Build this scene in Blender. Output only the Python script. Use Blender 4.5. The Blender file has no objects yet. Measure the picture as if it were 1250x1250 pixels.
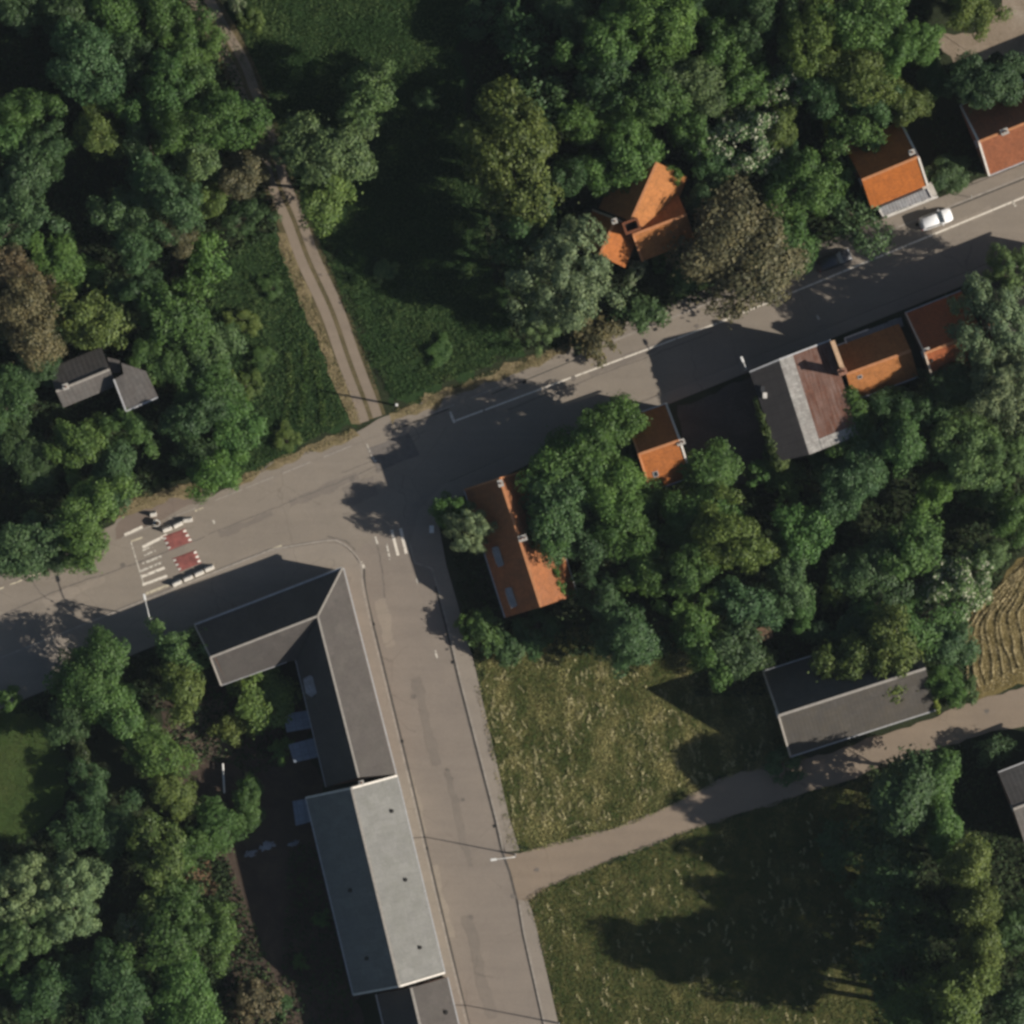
import bpy, bmesh, math, random
import numpy as np
from mathutils import Vector, Matrix

S = bpy.context.scene
COL = S.collection
R = math.radians

# ------------------------------------------------------------------ camera, light, exposure
H_CAM = 900.0                                   # the survey aircraft's height over the village
HALF = 62.5                                     # half the ground width in metres
cam_d = bpy.data.cameras.new("camera"); cam = bpy.data.objects.new("camera", cam_d); COL.objects.link(cam)
cam.location = (0, 0, H_CAM); cam.rotation_euler = (0, 0, 0)
cam_d.sensor_width = 36; cam_d.lens = 36 / (2 * HALF / H_CAM)
cam_d.clip_start = 10; cam_d.clip_end = 5000
S.camera = cam

SUN_AZ, SUN_EL = 101.0, 30.0
world = bpy.data.worlds.new("World"); S.world = world; world.use_nodes = True
wn = world.node_tree
sky = wn.nodes.new("ShaderNodeTexSky"); sky.sky_type = 'NISHITA'; sky.sun_disc = False
sky.sun_elevation = R(SUN_EL); sky.sun_rotation = R(SUN_AZ)
wn.links.new(sky.outputs[0], wn.nodes["Background"].inputs[0])
wn.nodes["Background"].inputs[1].default_value = 0.05
sun_d = bpy.data.lights.new("sun", 'SUN'); sun = bpy.data.objects.new("sun", sun_d); COL.objects.link(sun)
sun_d.energy = 5.0; sun_d.angle = R(0.5); sun_d.color = (1.0, 0.93, 0.83)
sv = Vector((math.sin(R(SUN_AZ)) * math.cos(R(SUN_EL)), math.cos(R(SUN_AZ)) * math.cos(R(SUN_EL)), math.sin(R(SUN_EL))))
sun.rotation_euler = (-sv).to_track_quat('-Z', 'Y').to_euler(); sun.location = sv * 200
S.view_settings.view_transform = 'Standard'; S.view_settings.look = 'None'
S.view_settings.exposure = 0.5; S.view_settings.gamma = 1.0
S.cycles.max_bounces = 5; S.cycles.diffuse_bounces = 2; S.cycles.transparent_max_bounces = 6
S.cycles.filter_width = 3.0

def P(px, py, z=0.0):
    """ground plan position (0.1 m per plan unit) of something seen at height z"""
    k = 0.1 * (1 - z / H_CAM)
    return Vector(((px - 625) * k, (625 - py) * k, z))

# ------------------------------------------------------------------ materials
def new_mat(name):
    m = bpy.data.materials.new(name); m.use_nodes = True
    nt = m.node_tree
    b = nt.nodes["Principled BSDF"]
    return m, nt, b

def N(nt, t, **kw):
    n = nt.nodes.new(t)
    for k, v in kw.items():
        if k.startswith('i_'):
            key = k[2:]
            key = int(key) if key.isdigit() else key.replace('_', ' ')
            n.inputs[key].default_value = v
        else:
            setattr(n, k, v)
    return n

def ramp(nt, fac, stops):
    r = nt.nodes.new("ShaderNodeValToRGB")
    e = r.color_ramp.elements
    while len(e) > 1: e.remove(e[-1])
    e[0].position = stops[0][0]; e[0].color = (*stops[0][1], 1)
    for p, c in stops[1:]:
        x = e.new(p); x.color = (*c, 1)
    nt.links.new(fac, r.inputs[0]); return r.outputs[0]

def noise(nt, vec, scale, detail=4, rough=0.6, dist=0.0):
    n = N(nt, "ShaderNodeTexNoise"); n.inputs["Scale"].default_value = scale
    n.inputs["Detail"].default_value = detail; n.inputs["Roughness"].default_value = rough
    n.inputs["Distortion"].default_value = dist
    nt.links.new(vec, n.inputs["Vector"]); return n.outputs["Fac"]

def mixc(nt, fac, a, b, mode='MIX'):
    m = N(nt, "ShaderNodeMix", data_type='RGBA', blend_type=mode)
    if isinstance(fac, float): m.inputs[0].default_value = fac
    else: nt.links.new(fac, m.inputs[0])
    for i, x in ((6, a), (7, b)):
        if isinstance(x, tuple): m.inputs[i].default_value = (*x, 1)
        else: nt.links.new(x, m.inputs[i])
    return m.outputs[2]

def mth(nt, op, a, b=0.0, c=0.0):
    m = N(nt, "ShaderNodeMath", operation=op)
    for i, x in enumerate((a, b, c)):
        if isinstance(x, (int, float)): m.inputs[i].default_value = x
        else: nt.links.new(x, m.inputs[i])
    return m.outputs[0]

def bump(nt, b, h, s=0.3, d=0.05):
    n = N(nt, "ShaderNodeBump"); n.inputs["Strength"].default_value = s; n.inputs["Distance"].default_value = d
    nt.links.new(h, n.inputs["Height"]); nt.links.new(n.outputs[0], b.inputs["Normal"])

def pos(nt):
    return N(nt, "ShaderNodeNewGeometry").outputs["Position"]

def mapped(nt, vec, rotz, scale):
    m = N(nt, "ShaderNodeMapping"); m.inputs["Rotation"].default_value = (0, 0, rotz); m.inputs["Scale"].default_value = scale
    nt.links.new(vec, m.inputs["Vector"]); return m.outputs[0]

def mat_plain(name, c, rough=0.7, var=0.18, scale=3.0, metal=0.0):
    m, nt, b = new_mat(name); c = tuple(x * .80 for x in c)
    f = noise(nt, pos(nt), scale, 5)
    lo = tuple(x * (1 - var) for x in c); hi = tuple(min(1, x * (1 + var)) for x in c)
    nt.links.new(ramp(nt, f, [(0.3, lo), (0.7, hi)]), b.inputs["Base Color"])
    b.inputs["Roughness"].default_value = rough; b.inputs["Metallic"].default_value = metal
    return m

def mat_road(name, c, angle, seed=0):
    m, nt, b = new_mat(name); c = tuple(x * .76 for x in c)
    p = pos(nt)
    st = mapped(nt, p, -angle, (0.035, 0.75, 1))
    f1 = noise(nt, st, 1.0, 4, 0.6)
    f2 = noise(nt, p, 0.18, 5, 0.65)
    f3 = noise(nt, p, 6.0, 4, 0.7)
    col = ramp(nt, f1, [(0.3, tuple(x * 0.78 for x in c)), (0.7, tuple(x * 1.14 for x in c))])
    col = mixc(nt, 0.55, col, ramp(nt, f2, [(0.3, tuple(x * v for x, v in zip(c, (.74, .76, .81)))), (0.7, tuple(x * 1.15 for x in c))]))
    col = mixc(nt, 0.35, col, ramp(nt, f3, [(0.3, tuple(x * 0.7 for x in c)), (0.7, tuple(x * 1.3 for x in c))]))
    v = N(nt, "ShaderNodeTexVoronoi", feature='DISTANCE_TO_EDGE'); v.inputs["Scale"].default_value = 0.11
    wv = N(nt, "ShaderNodeVectorMath", operation='ADD')
    nz = N(nt, "ShaderNodeTexNoise"); nz.inputs["Scale"].default_value = 0.5; nz.inputs["Detail"].default_value = 4
    nt.links.new(p, nz.inputs["Vector"]); nt.links.new(p, wv.inputs[0]); nt.links.new(nz.outputs["Color"], wv.inputs[1])
    nt.links.new(wv.outputs[0], v.inputs["Vector"])
    crack = mth(nt, 'LESS_THAN', v.outputs["Distance"], 0.0045)
    gate = mth(nt, 'GREATER_THAN', noise(nt, p, 0.09, 2), 0.52)
    crack = mth(nt, 'MULTIPLY', mth(nt, 'MULTIPLY', crack, gate), 0.3)
    col = mixc(nt, crack, col, tuple(x * 0.45 for x in c))
    nt.links.new(col, b.inputs["Base Color"]); b.inputs["Roughness"].default_value = 0.92
    b.inputs["Specular IOR Level"].default_value = 0.2
    bump(nt, b, f3, 0.25, 0.03)
    return m

def mat_ground(name, stops, scale, fine=3.0, strength=0.6, fine_mix=0.4):
    m, nt, b = new_mat(name)
    p = pos(nt)
    f = noise(nt, p, scale, 6, 0.65, 0.4)
    g = noise(nt, p, fine, 5, 0.75)
    t = mth(nt, 'ADD', mth(nt, 'MULTIPLY', f, 1 - fine_mix), mth(nt, 'MULTIPLY', g, fine_mix))
    nt.links.new(ramp(nt, t, stops), b.inputs["Base Color"]); b.inputs["Roughness"].default_value = 1.0
    b.inputs["Specular IOR Level"].default_value = 0.1
    bump(nt, b, g, strength, 0.25)
    return m

def mat_leaf(name, trans=0.30, tint=None):
    m, nt, b = new_mat(name)
    oi = N(nt, "ShaderNodeObjectInfo"); g = N(nt, "ShaderNodeNewGeometry")
    rnd = g.outputs["Random Per Island"]
    base = oi.outputs["Color"] if tint is None else tint
    var = ramp(nt, rnd, [(0.0, (0.66, 0.72, 0.70)), (0.5, (0.92, 0.95, 0.95)), (1.0, (1.25, 1.22, 1.15))])
    big = ramp(nt, noise(nt, g.outputs["Position"], 0.55, 3), [(0.3, (0.72, 0.78, 0.8)), (0.7, (1.3, 1.2, 1.1))])
    col = mixc(nt, 1.0, mixc(nt, 1.0, base, var, 'MULTIPLY'), big, 'MULTIPLY')
    nt.links.new(col, b.inputs["Base Color"]); b.inputs["Roughness"].default_value = 0.6
    b.inputs["Specular IOR Level"].default_value = 0.35
    t = N(nt, "ShaderNodeBsdfTranslucent"); nt.links.new(col, t.inputs[0])
    mx = N(nt, "ShaderNodeMixShader"); mx.inputs[0].default_value = trans
    nt.links.new(b.outputs[0], mx.inputs[1]); nt.links.new(t.outputs[0], mx.inputs[2])
    nt.links.new(mx.outputs[0], nt.nodes["Material Output"].inputs["Surface"])
    return m

def mat_flower_leaf(name):
    m = mat_leaf(name); nt = m.node_tree
    b = nt.nodes["Principled BSDF"]
    src = b.inputs["Base Color"].links[0].from_socket
    g = N(nt, "ShaderNodeNewGeometry")
    sel = mth(nt, 'GREATER_THAN', g.outputs["Random Per Island"], 0.74)
    nt.links.new(mixc(nt, sel, src, (0.42, 0.43, 0.30)), b.inputs["Base Color"])
    return m

def mat_grass_blade(name, green, straw, patch_scale, bias, stretch=None, rnd=0.35):
    m, nt, b = new_mat(name)
    g = N(nt, "ShaderNodeNewGeometry")
    p = g.outputs["Position"]
    if stretch: p = mapped(nt, p, stretch[0], stretch[1])
    f = noise(nt, p, patch_scale, 4, 0.6)
    t = mth(nt, 'ADD', f, mth(nt, 'MULTIPLY', mth(nt, 'SUBTRACT', g.outputs["Random Per Island"], 0.5), rnd))
    col = ramp(nt, t, [(bias - 0.12, green), (bias, tuple(0.55 * a + 0.45 * c for a, c in zip(green, straw))), (bias + 0.12, straw)])
    nt.links.new(col, b.inputs["Base Color"]); b.inputs["Roughness"].default_value = 0.8
    b.inputs["Specular IOR Level"].default_value = 0.2
    t = N(nt, "ShaderNodeBsdfTranslucent"); nt.links.new(col, t.inputs[0])
    mx = N(nt, "ShaderNodeMixShader"); mx.inputs[0].default_value = 0.2
    nt.links.new(b.outputs[0], mx.inputs[1]); nt.links.new(t.outputs[0], mx.inputs[2])
    nt.links.new(mx.outputs[0], nt.nodes["Material Output"].inputs["Surface"])
    return m

def mat_roof(name, c, tile=0.26, dirt=(0.10, 0.08, 0.05), dirt_amt=0.35, bump_s=0.5, rough=0.85, var=0.25, streak=0.3, mortar=0.55, sscale=(1.6, 0.22, 1)):
    """uv: u metres along the ridge, v metres down the slope"""
    m, nt, b = new_mat(name); c = tuple(x * .77 for x in c); dirt = tuple(x * .77 for x in dirt)
    uv = N(nt, "ShaderNodeUVMap").outputs[0]
    p = pos(nt)
    br = N(nt, "ShaderNodeTexBrick"); br.offset = 0.0
    br.inputs["Scale"].default_value = 1.0; br.inputs["Brick Width"].default_value = tile; br.inputs["Row Height"].default_value = tile * 1.35
    br.inputs["Mortar Size"].default_value = tile * 0.05
    br.inputs["Color1"].default_value = (*[x * (1 - var) for x in c], 1); br.inputs["Color2"].default_value = (*[min(1, x * (1 + var)) for x in c], 1)
    br.inputs["Mortar"].default_value = (*[x * mortar for x in c], 1)
    nt.links.new(uv, br.inputs["Vector"])
    col = br.outputs["Color"]
    mp = N(nt, "ShaderNodeMapping"); mp.inputs["Scale"].default_value = sscale; nt.links.new(uv, mp.inputs["Vector"])
    sk = noise(nt, mp.outputs[0], 1.0, 5, 0.7)
    bl = noise(nt, p, 0.45, 6, 0.7)
    d = mth(nt, 'ADD', mth(nt, 'MULTIPLY', sk, streak), mth(nt, 'MULTIPLY', bl, 1 - streak))
    fac = ramp(nt, d, [(0.42, (0, 0, 0)), (0.72, (1, 1, 1))])
    col = mixc(nt, mth(nt, 'MULTIPLY', fac, dirt_amt), col, dirt)
    vm = N(nt, "ShaderNodeMapping"); vm.inputs["Scale"].default_value = (0.9, 0.55, 1); nt.links.new(uv, vm.inputs["Vector"])
    vo = N(nt, "ShaderNodeTexVoronoi", feature='F1', distance='CHEBYCHEV'); vo.inputs["Scale"].default_value = 1.0; nt.links.new(vm.outputs[0], vo.inputs["Vector"])
    sepc = N(nt, "ShaderNodeSeparateColor"); nt.links.new(vo.outputs["Color"], sepc.inputs[0])
    col = mixc(nt, 1.0, col, ramp(nt, sepc.outputs[0], [(0.0, (.88, .88, .88)), (0.8, (1.03, 1.03, 1.03)), (1.0, (1.14, 1.14, 1.14))]), 'MULTIPLY')
    ms = noise(nt, p, 1.6, 6, 0.75)
    col = mixc(nt, mth(nt, 'MULTIPLY', ramp(nt, ms, [(0.56, (0, 0, 0)), (0.70, (1, 1, 1))]), 0.45), col, tuple(x * .5 + .012 for x in c))
    sp = noise(nt, p, 5.0, 3, 0.7)
    col = mixc(nt, 0.32, col, ramp(nt, sp, [(0.35, tuple(x * 0.6 for x in c)), (0.65, tuple(min(1, x * 1.35) for x in c))]))
    nt.links.new(col, b.inputs["Base Color"]); b.inputs["Roughness"].default_value = rough
    b.inputs["Specular IOR Level"].default_value = 0.25
    w = N(nt, "ShaderNodeTexWave", wave_type='BANDS', bands_direction='X'); w.inputs["Scale"].default_value = 0.314 / tile
    nt.links.new(uv, w.inputs["Vector"]); bump(nt, b, w.outputs["Fac"], bump_s, 0.04)
    return m

M = {}
M['orange'] = mat_roof('clay_pantile_orange', (0.370, 0.122, 0.031), dirt=(0.22, 0.09, 0.035))
M['orange_worn'] = mat_roof('worn_clay_pantiles', (0.36, 0.135, 0.052), dirt=(0.085, 0.062, 0.048), dirt_amt=0.75)
M['orange_pale'] = mat_roof('clay_pantile_pale', (0.385, 0.152, 0.048), dirt=(0.24, 0.12, 0.04))
M['orange_vivid'] = mat_roof('clay_pantile_vivid', (0.378, 0.115, 0.022), dirt=(0.30, 0.10, 0.03), dirt_amt=0.25)
M['terracotta'] = mat_roof('clay_pantile_terracotta', (0.266, 0.092, 0.041), dirt=(0.16, 0.08, 0.05))
M['red_brown'] = mat_roof('clay_pantile_red', (0.311, 0.089, 0.030), dirt=(0.16, 0.07, 0.04), dirt_amt=0.5)
M['slate'] = mat_roof('grey_slates', (0.076, 0.067, 0.062), tile=0.3, dirt=(0.105, 0.10, 0.082), dirt_amt=0.5, bump_s=0.12, var=0.10, mortar=0.8)
M['slate_n'] = mat_roof('dark_slates', (0.085, 0.080, 0.080), tile=0.3, dirt=(0.05, 0.055, 0.05), dirt_amt=0.4, bump_s=0.2, var=0.12)
M['cement'] = mat_roof('fibre_cement_sheets', (0.188, 0.186, 0.176), tile=0.9, dirt=(0.12, 0.125, 0.095), dirt_amt=0.5, bump_s=0.06, var=0.03, mortar=0.88)
M['cement_dark'] = mat_roof('fibre_cement_weathered', (0.18, 0.18, 0.185), tile=0.5, dirt=(0.12, 0.12, 0.12), dirt_amt=0.3, bump_s=0.15, var=0.05)
M['rust'] = mat_roof('rusted_corrugated_iron', (0.135, 0.058, 0.036), tile=0.35, dirt=(0.30, 0.235, 0.21), dirt_amt=0.85, bump_s=0.3, var=0.2, streak=0.9, sscale=(0.28, 2.0, 1))
M['felt'] = mat_roof('bitumen_felt', (0.034, 0.031, 0.031), tile=1.0, dirt=(0.065, 0.058, 0.055), dirt_amt=0.4, bump_s=0.03, var=0.08)
M['lichen'] = mat_roof('lichen_covered_sheets', (0.38, 0.365, 0.335), tile=0.4, dirt=(0.115, 0.085, 0.075), dirt_amt=0.9, bump_s=0.3, var=0.3, streak=0.6, sscale=(0.9, 1.8, 1))
M['barn'] = mat_roof('weathered_barn_sheets', (0.078, 0.071, 0.064), tile=0.5, dirt=(0.11, 0.088, 0.05), dirt_amt=0.55, bump_s=0.1, var=0.10, mortar=0.8)
M['shed'] = mat_roof('grey_shed_sheets', (0.118, 0.110, 0.102), tile=0.6, dirt=(0.12, 0.085, 0.07), dirt_amt=0.5, bump_s=0.2, var=0.12)
M['tin'] = mat_roof('pale_corrugated_sheets', (0.33, 0.335, 0.34), tile=0.4, dirt=(0.22, 0.15, 0.11), dirt_amt=0.55, bump_s=0.5, var=0.2)
M['blue_grey'] = mat_roof('blue_grey_flat_roof', (0.22, 0.26, 0.32), tile=0.9, dirt=(0.15, 0.17, 0.2), dirt_amt=0.4, bump_s=0.1, var=0.05)
M['ridge_pale'] = mat_plain('pale_ridge_tiles', (0.34, 0.31, 0.27), 0.8)
M['ridge_orange'] = mat_plain('clay_ridge_tiles', (0.50, 0.21, 0.085), 0.8)
M['verge_white'] = mat_plain('white_verge_boards', (0.62, 0.58, 0.52), 0.7)
M['verge_pale'] = mat_plain('pale_stone_coping', (0.48, 0.38, 0.29), 0.8)
M['gutter'] = mat_plain('zinc_gutter', (0.42, 0.42, 0.42), 0.55)
M['brick'] = mat_plain('brick_wall', (0.27, 0.135, 0.085), 0.9, 0.3, 4.0)
M['render_wall'] = mat_plain('rendered_wall', (0.52, 0.48, 0.42), 0.9, 0.15, 1.0)
M['dark_wall'] = mat_plain('sooty_brick_wall', (0.14, 0.10, 0.085), 0.9, 0.3, 4.0)
M['frame'] = mat_plain('white_window_paint', (0.70, 0.69, 0.66), 0.5, 0.06)
M['wood'] = mat_plain('weathered_wood', (0.19, 0.14, 0.10), 0.85, 0.3, 5.0)
M['door_green'] = mat_plain('dark_green_door', (0.03, 0.07, 0.045), 0.5, 0.1)
M['stone'] = mat_plain('sill_stone', (0.40, 0.38, 0.34), 0.8)
M['soot'] = mat_plain('flue_soot', (0.012, 0.011, 0.010), 0.95)
M['metal'] = mat_plain('galvanised_steel', (0.50, 0.50, 0.50), 0.45, 0.1, metal=0.3)
M['lamp_white'] = mat_plain('white_lamp_housing', (0.75, 0.74, 0.70), 0.4, 0.05)
M['bark'] = mat_plain('bark', (0.085, 0.065, 0.048), 0.95, 0.35, 6.0)
M['concrete'] = mat_plain('barrier_concrete', (0.66, 0.62, 0.55), 0.85, 0.2, 5.0)
M['kerb'] = mat_plain('kerb_stone', (0.30, 0.265, 0.225), 0.9, 0.25, 2.0)
M['gutter_strip'] = mat_plain('gutter_dark', (0.075, 0.066, 0.056), 0.95, 0.3, 2.0)
M['tar'] = mat_plain('tar_seam_and_shadow', (0.15, 0.128, 0.108), 0.9, 0.3, 2.0)  # tar colour, also used for the painted cable shadow
M['patch'] = mat_plain('asphalt_patch', (0.155, 0.135, 0.118), 0.93, 0.15, 2.0)
M['red_paint'] = mat_plain('red_cushion_asphalt', (0.225, 0.068, 0.056), 0.85, 0.35, 1.6)
M['white_paint'] = mat_plain('white_road_paint', (0.70, 0.66, 0.58), 0.8, 0.15, 3.0)
M['rubber'] = mat_plain('tyre_rubber', (0.02, 0.02, 0.02), 0.9)
M['plastic_black'] = mat_plain('black_trim', (0.025, 0.025, 0.027), 0.6)
M['sheeting'] = mat_plain('torn_white_sheeting', (0.62, 0.66, 0.74), 0.5, 0.2)
def mat_gloss(name, c, rough=0.25, metal=0.0, coat=0.0):
    m, nt, b = new_mat(name)
    f = noise(nt, pos(nt), 2.5, 4)
    nt.links.new(ramp(nt, f, [(0.2, tuple(x * 0.93 for x in c)), (0.8, c)]), b.inputs["Base Color"])
    b.inputs["Roughness"].default_value = rough; b.inputs["Metallic"].default_value = metal
    b.inputs["Coat Weight"].default_value = coat
    return m
M['glass'] = mat_gloss('window_glass', (0.02, 0.025, 0.03), 0.06)
M['skylight'] = mat_gloss('rooflight_glass', (0.28, 0.30, 0.32), 0.15)
M['car_white'] = mat_gloss('white_car_paint', (0.80, 0.80, 0.80), 0.3, 0, 0.6)
M['car_dark'] = mat_gloss('charcoal_car_paint', (0.028, 0.030, 0.036), 0.3, 0.3, 0.6)
M['headlight'] = mat_gloss('headlight_lens', (0.6, 0.62, 0.65), 0.1)
M['taillight'] = mat_gloss('tail_lens', (0.35, 0.015, 0.012), 0.2)
M['plate'] = mat_plain('blank_plate', (0.6, 0.6, 0.58), 0.5, 0.03)

def mat_worn(name, c, keep, scale=2.2):
    """paint worn through to the asphalt in patches"""
    m, nt, b = new_mat(name)
    p = pos(nt)
    nt.links.new(ramp(nt, noise(nt, p, 5.0, 4), [(0.3, tuple(x * 0.8 for x in c)), (0.7, c)]), b.inputs["Base Color"])
    b.inputs["Roughness"].default_value = 0.85
    f = noise(nt, p, scale, 6, 0.75)
    t = N(nt, "ShaderNodeBsdfTransparent"); mx = N(nt, "ShaderNodeMixShader")
    nt.links.new(ramp(nt, f, [(keep - 0.04, (0, 0, 0)), (keep + 0.04, (1, 1, 1))]), mx.inputs[0])
    nt.links.new(b.outputs[0], mx.inputs[1]); nt.links.new(t.outputs[0], mx.inputs[2])
    nt.links.new(mx.outputs[0], nt.nodes["Material Output"].inputs["Surface"])
    return m
M['paint_fresh'] = mat_worn('worn_white_paint', (0.66, 0.60, 0.51), 0.60)
M['paint_worn'] = mat_worn('badly_worn_paint', (0.52, 0.48, 0.41), 0.54)
M['paint_cream'] = mat_worn('worn_cream_paint', (0.50, 0.44, 0.32), 0.56)

ROAD_ANG = math.atan2(0.4, 1.0)
M['asphalt'] = mat_road('main_road_asphalt', (0.265, 0.226, 0.182), ROAD_ANG)
M['asphalt2'] = mat_road('side_road_asphalt', (0.255, 0.216, 0.178), R(-76))
M['lane'] = mat_road('gravel_lane', (0.27, 0.213, 0.158), R(17))
M['paving'] = mat_road('footway_paving', (0.265, 0.226, 0.182), ROAD_ANG)
M['paving2'] = mat_road('footway_slabs', (0.285, 0.245, 0.20), R(-76))
M['layby'] = mat_road('lay_by_paving', (0.21, 0.165, 0.132), ROAD_ANG)
M['yard_pav'] = mat_ground('yard_sand', [(0.3, (0.13, 0.105, 0.075)), (0.5, (0.22, 0.175, 0.13)), (0.7, (0.30, 0.26, 0.21))], 0.25, 4.0, 0.3)
M['soil'] = mat_ground('village_ground', [(0.3, (0.014, 0.019, 0.010)), (0.55, (0.026, 0.033, 0.016)), (0.75, (0.05, 0.052, 0.028))], 0.2, 2.5)
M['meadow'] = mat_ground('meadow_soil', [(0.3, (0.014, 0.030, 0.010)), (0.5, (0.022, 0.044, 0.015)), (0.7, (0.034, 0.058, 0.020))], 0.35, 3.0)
M['mown'] = mat_ground('mown_turf', [(0.32, (0.034, 0.046, 0.014)), (0.48, (0.064, 0.066, 0.022)), (0.66, (0.14, 0.12, 0.045))], 0.5, 2.2)
M['field'] = mat_ground('stubble_soil', [(0.32, (0.075, 0.060, 0.022)), (0.5, (0.135, 0.105, 0.042)), (0.68, (0.21, 0.165, 0.075))], 0.5, 2.5)
M['dirt'] = mat_ground('bare_garden_soil', [(0.3, (0.040, 0.030, 0.024)), (0.5, (0.062, 0.046, 0.036)), (0.7, (0.095, 0.07, 0.05))], 0.4, 3.0)
M['lawn'] = mat_ground('lawn_turf', [(0.3, (0.030, 0.054, 0.014)), (0.5, (0.042, 0.070, 0.019)), (0.7, (0.062, 0.078, 0.026))], 0.12, 3.0, 0.35, 0.3)
M['track'] = mat_road('dirt_track_ruts', (0.265, 0.212, 0.160), R(-62))
M['dry'] = mat_ground('dry_verge', [(0.3, (0.09, 0.075, 0.038)), (0.5, (0.17, 0.135, 0.075)), (0.7, (0.26, 0.205, 0.12))], 0.6, 3.0)
M['leaf'] = mat_leaf('tree_leaves')
M['leaf_flower'] = mat_flower_leaf('blossoming_leaves')
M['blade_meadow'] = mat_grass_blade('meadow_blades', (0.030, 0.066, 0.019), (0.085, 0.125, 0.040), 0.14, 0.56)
M['blade_mown'] = mat_grass_blade('mown_blades', (0.062, 0.098, 0.023), (0.45, 0.40, 0.175), 0.30, 0.54, (R(14), (1.3, 0.6, 1)), 0.16)
M['blade_straw'] = mat_grass_blade('straw_blades', (0.15, 0.125, 0.045), (0.56, 0.47, 0.27), 0.8, 0.42)
M['blade_dry'] = mat_grass_blade('dry_verge_blades', (0.085, 0.095, 0.030), (0.36, 0.29, 0.155), 0.7, 0.48)
M['undergrowth'] = mat_grass_blade('undergrowth_leaves', (0.020, 0.038, 0.014), (0.050, 0.078, 0.026), 0.25, 0.55)

# ------------------------------------------------------------------ objects
ORG = {}                                        # thing -> its origin; parts and sub-parts share it
def thing(name, label, cat, loc, group=None):
    o = bpy.data.objects.new(name, None); COL.objects.link(o); o.empty_display_size = 0.5
    o.location = loc; o["label"] = label; o["category"] = cat
    if group: o["group"] = group
    ORG[o] = Vector(loc); return o

def link_mesh(name, me, mats, parent=None, org=None):
    o = bpy.data.objects.new(name, me); COL.objects.link(o)
    for m in (mats if isinstance(mats, (list, tuple)) else [mats]): me.materials.append(m)
    if parent is not None:
        o.parent = parent; ORG[o] = ORG[parent]
    return o

def obj(name, bm, mats, parent=None, smooth=False):
    me = bpy.data.meshes.new(name)
    if parent is not None: bmesh.ops.translate(bm, vec=-ORG[parent], verts=bm.verts)
    bmesh.ops.recalc_face_normals(bm, faces=bm.faces)
    bm.to_mesh(me); bm.free()
    if smooth:
        for p in me.polygons: p.use_smooth = True
    return link_mesh(name, me, mats, parent)

def tag(o, label, cat, group=None):
    o["label"] = label; o["category"] = cat
    if group: o["group"] = group
    return o

def struct(name, bm, mats):
    o = obj(name, bm, mats); o["kind"] = "structure"; return o

def box(bm, c, size, ax=None):
    """box centred at c; ax = (X, Y, Z) unit axes"""
    X, Y, Z = ax if ax else (Vector((1, 0, 0)), Vector((0, 1, 0)), Vector((0, 0, 1)))
    v = []
    for dz in (-.5, .5):
        for dx, dy in ((-.5, -.5), (.5, -.5), (.5, .5), (-.5, .5)):
            v.append(bm.verts.new(c + X * dx * size[0] + Y * dy * size[1] + Z * dz * size[2]))
    fs = [(3, 2, 1, 0), (4, 5, 6, 7), (0, 1, 5, 4), (1, 2, 6, 5), (2, 3, 7, 6), (3, 0, 4, 7)]
    return [bm.faces.new([v[i] for i in f]) for f in fs]

def bar(bm, a, b, w, h):
    d = (b - a); L = d.length; X = d / L
    Y = Vector((0, 0, 1)).cross(X)
    if Y.length < 1e-4: Y = Vector((0, 1, 0))
    Y.normalize(); Z = X.cross(Y)
    box(bm, (a + b) / 2, (L, w, h), (X, Y, Z))

def tube(bm, pts, rad, seg=8, cap=True):
    rings = []
    for i, p in enumerate(pts):
        d = (pts[min(i + 1, len(pts) - 1)] - pts[max(i - 1, 0)]).normalized()
        u = d.cross(Vector((0.3, 0.9, 0.2)))
        if u.length < 1e-3: u = d.cross(Vector((1, 0, 0)))
        u.normalize(); w = d.cross(u)
        r = rad[i] if isinstance(rad, (list, tuple)) else rad
        rings.append([bm.verts.new(p + (u * math.cos(2 * math.pi * k / seg) + w * math.sin(2 * math.pi * k / seg)) * r) for k in range(seg)])
    for a, b in zip(rings, rings[1:]):
        for k in range(seg): bm.faces.new((a[k], a[(k + 1) % seg], b[(k + 1) % seg], b[k]))
    if cap:
        bm.faces.new(rings[0][::-1]); bm.faces.new(rings[-1])

def slab(bm, pts, t, uvl=None):
    """roof sheet: top polygon pts, thickness t straight down; uv metres along first edge / down slope"""
    top = [bm.verts.new(p) for p in pts]; bot = [bm.verts.new(p - Vector((0, 0, t))) for p in pts]
    fs = [bm.faces.new(top), bm.faces.new(bot[::-1])]
    n = len(pts)
    for i in range(n):
        fs.append(bm.faces.new((top[i], bot[i], bot[(i + 1) % n], top[(i + 1) % n])))
    if uvl is not None:
        U = (pts[1] - pts[0]); U.z = 0; U.normalize()
        for f in fs:
            for l in f.loops:
                d = l.vert.co - pts[0]
                u = d.dot(U); q = d - U * u
                l[uvl].uv = (u + 50, math.hypot(q.x, q.y) * 1.3 + abs(q.z) * 0.3 + 50)
    return fs

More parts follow.
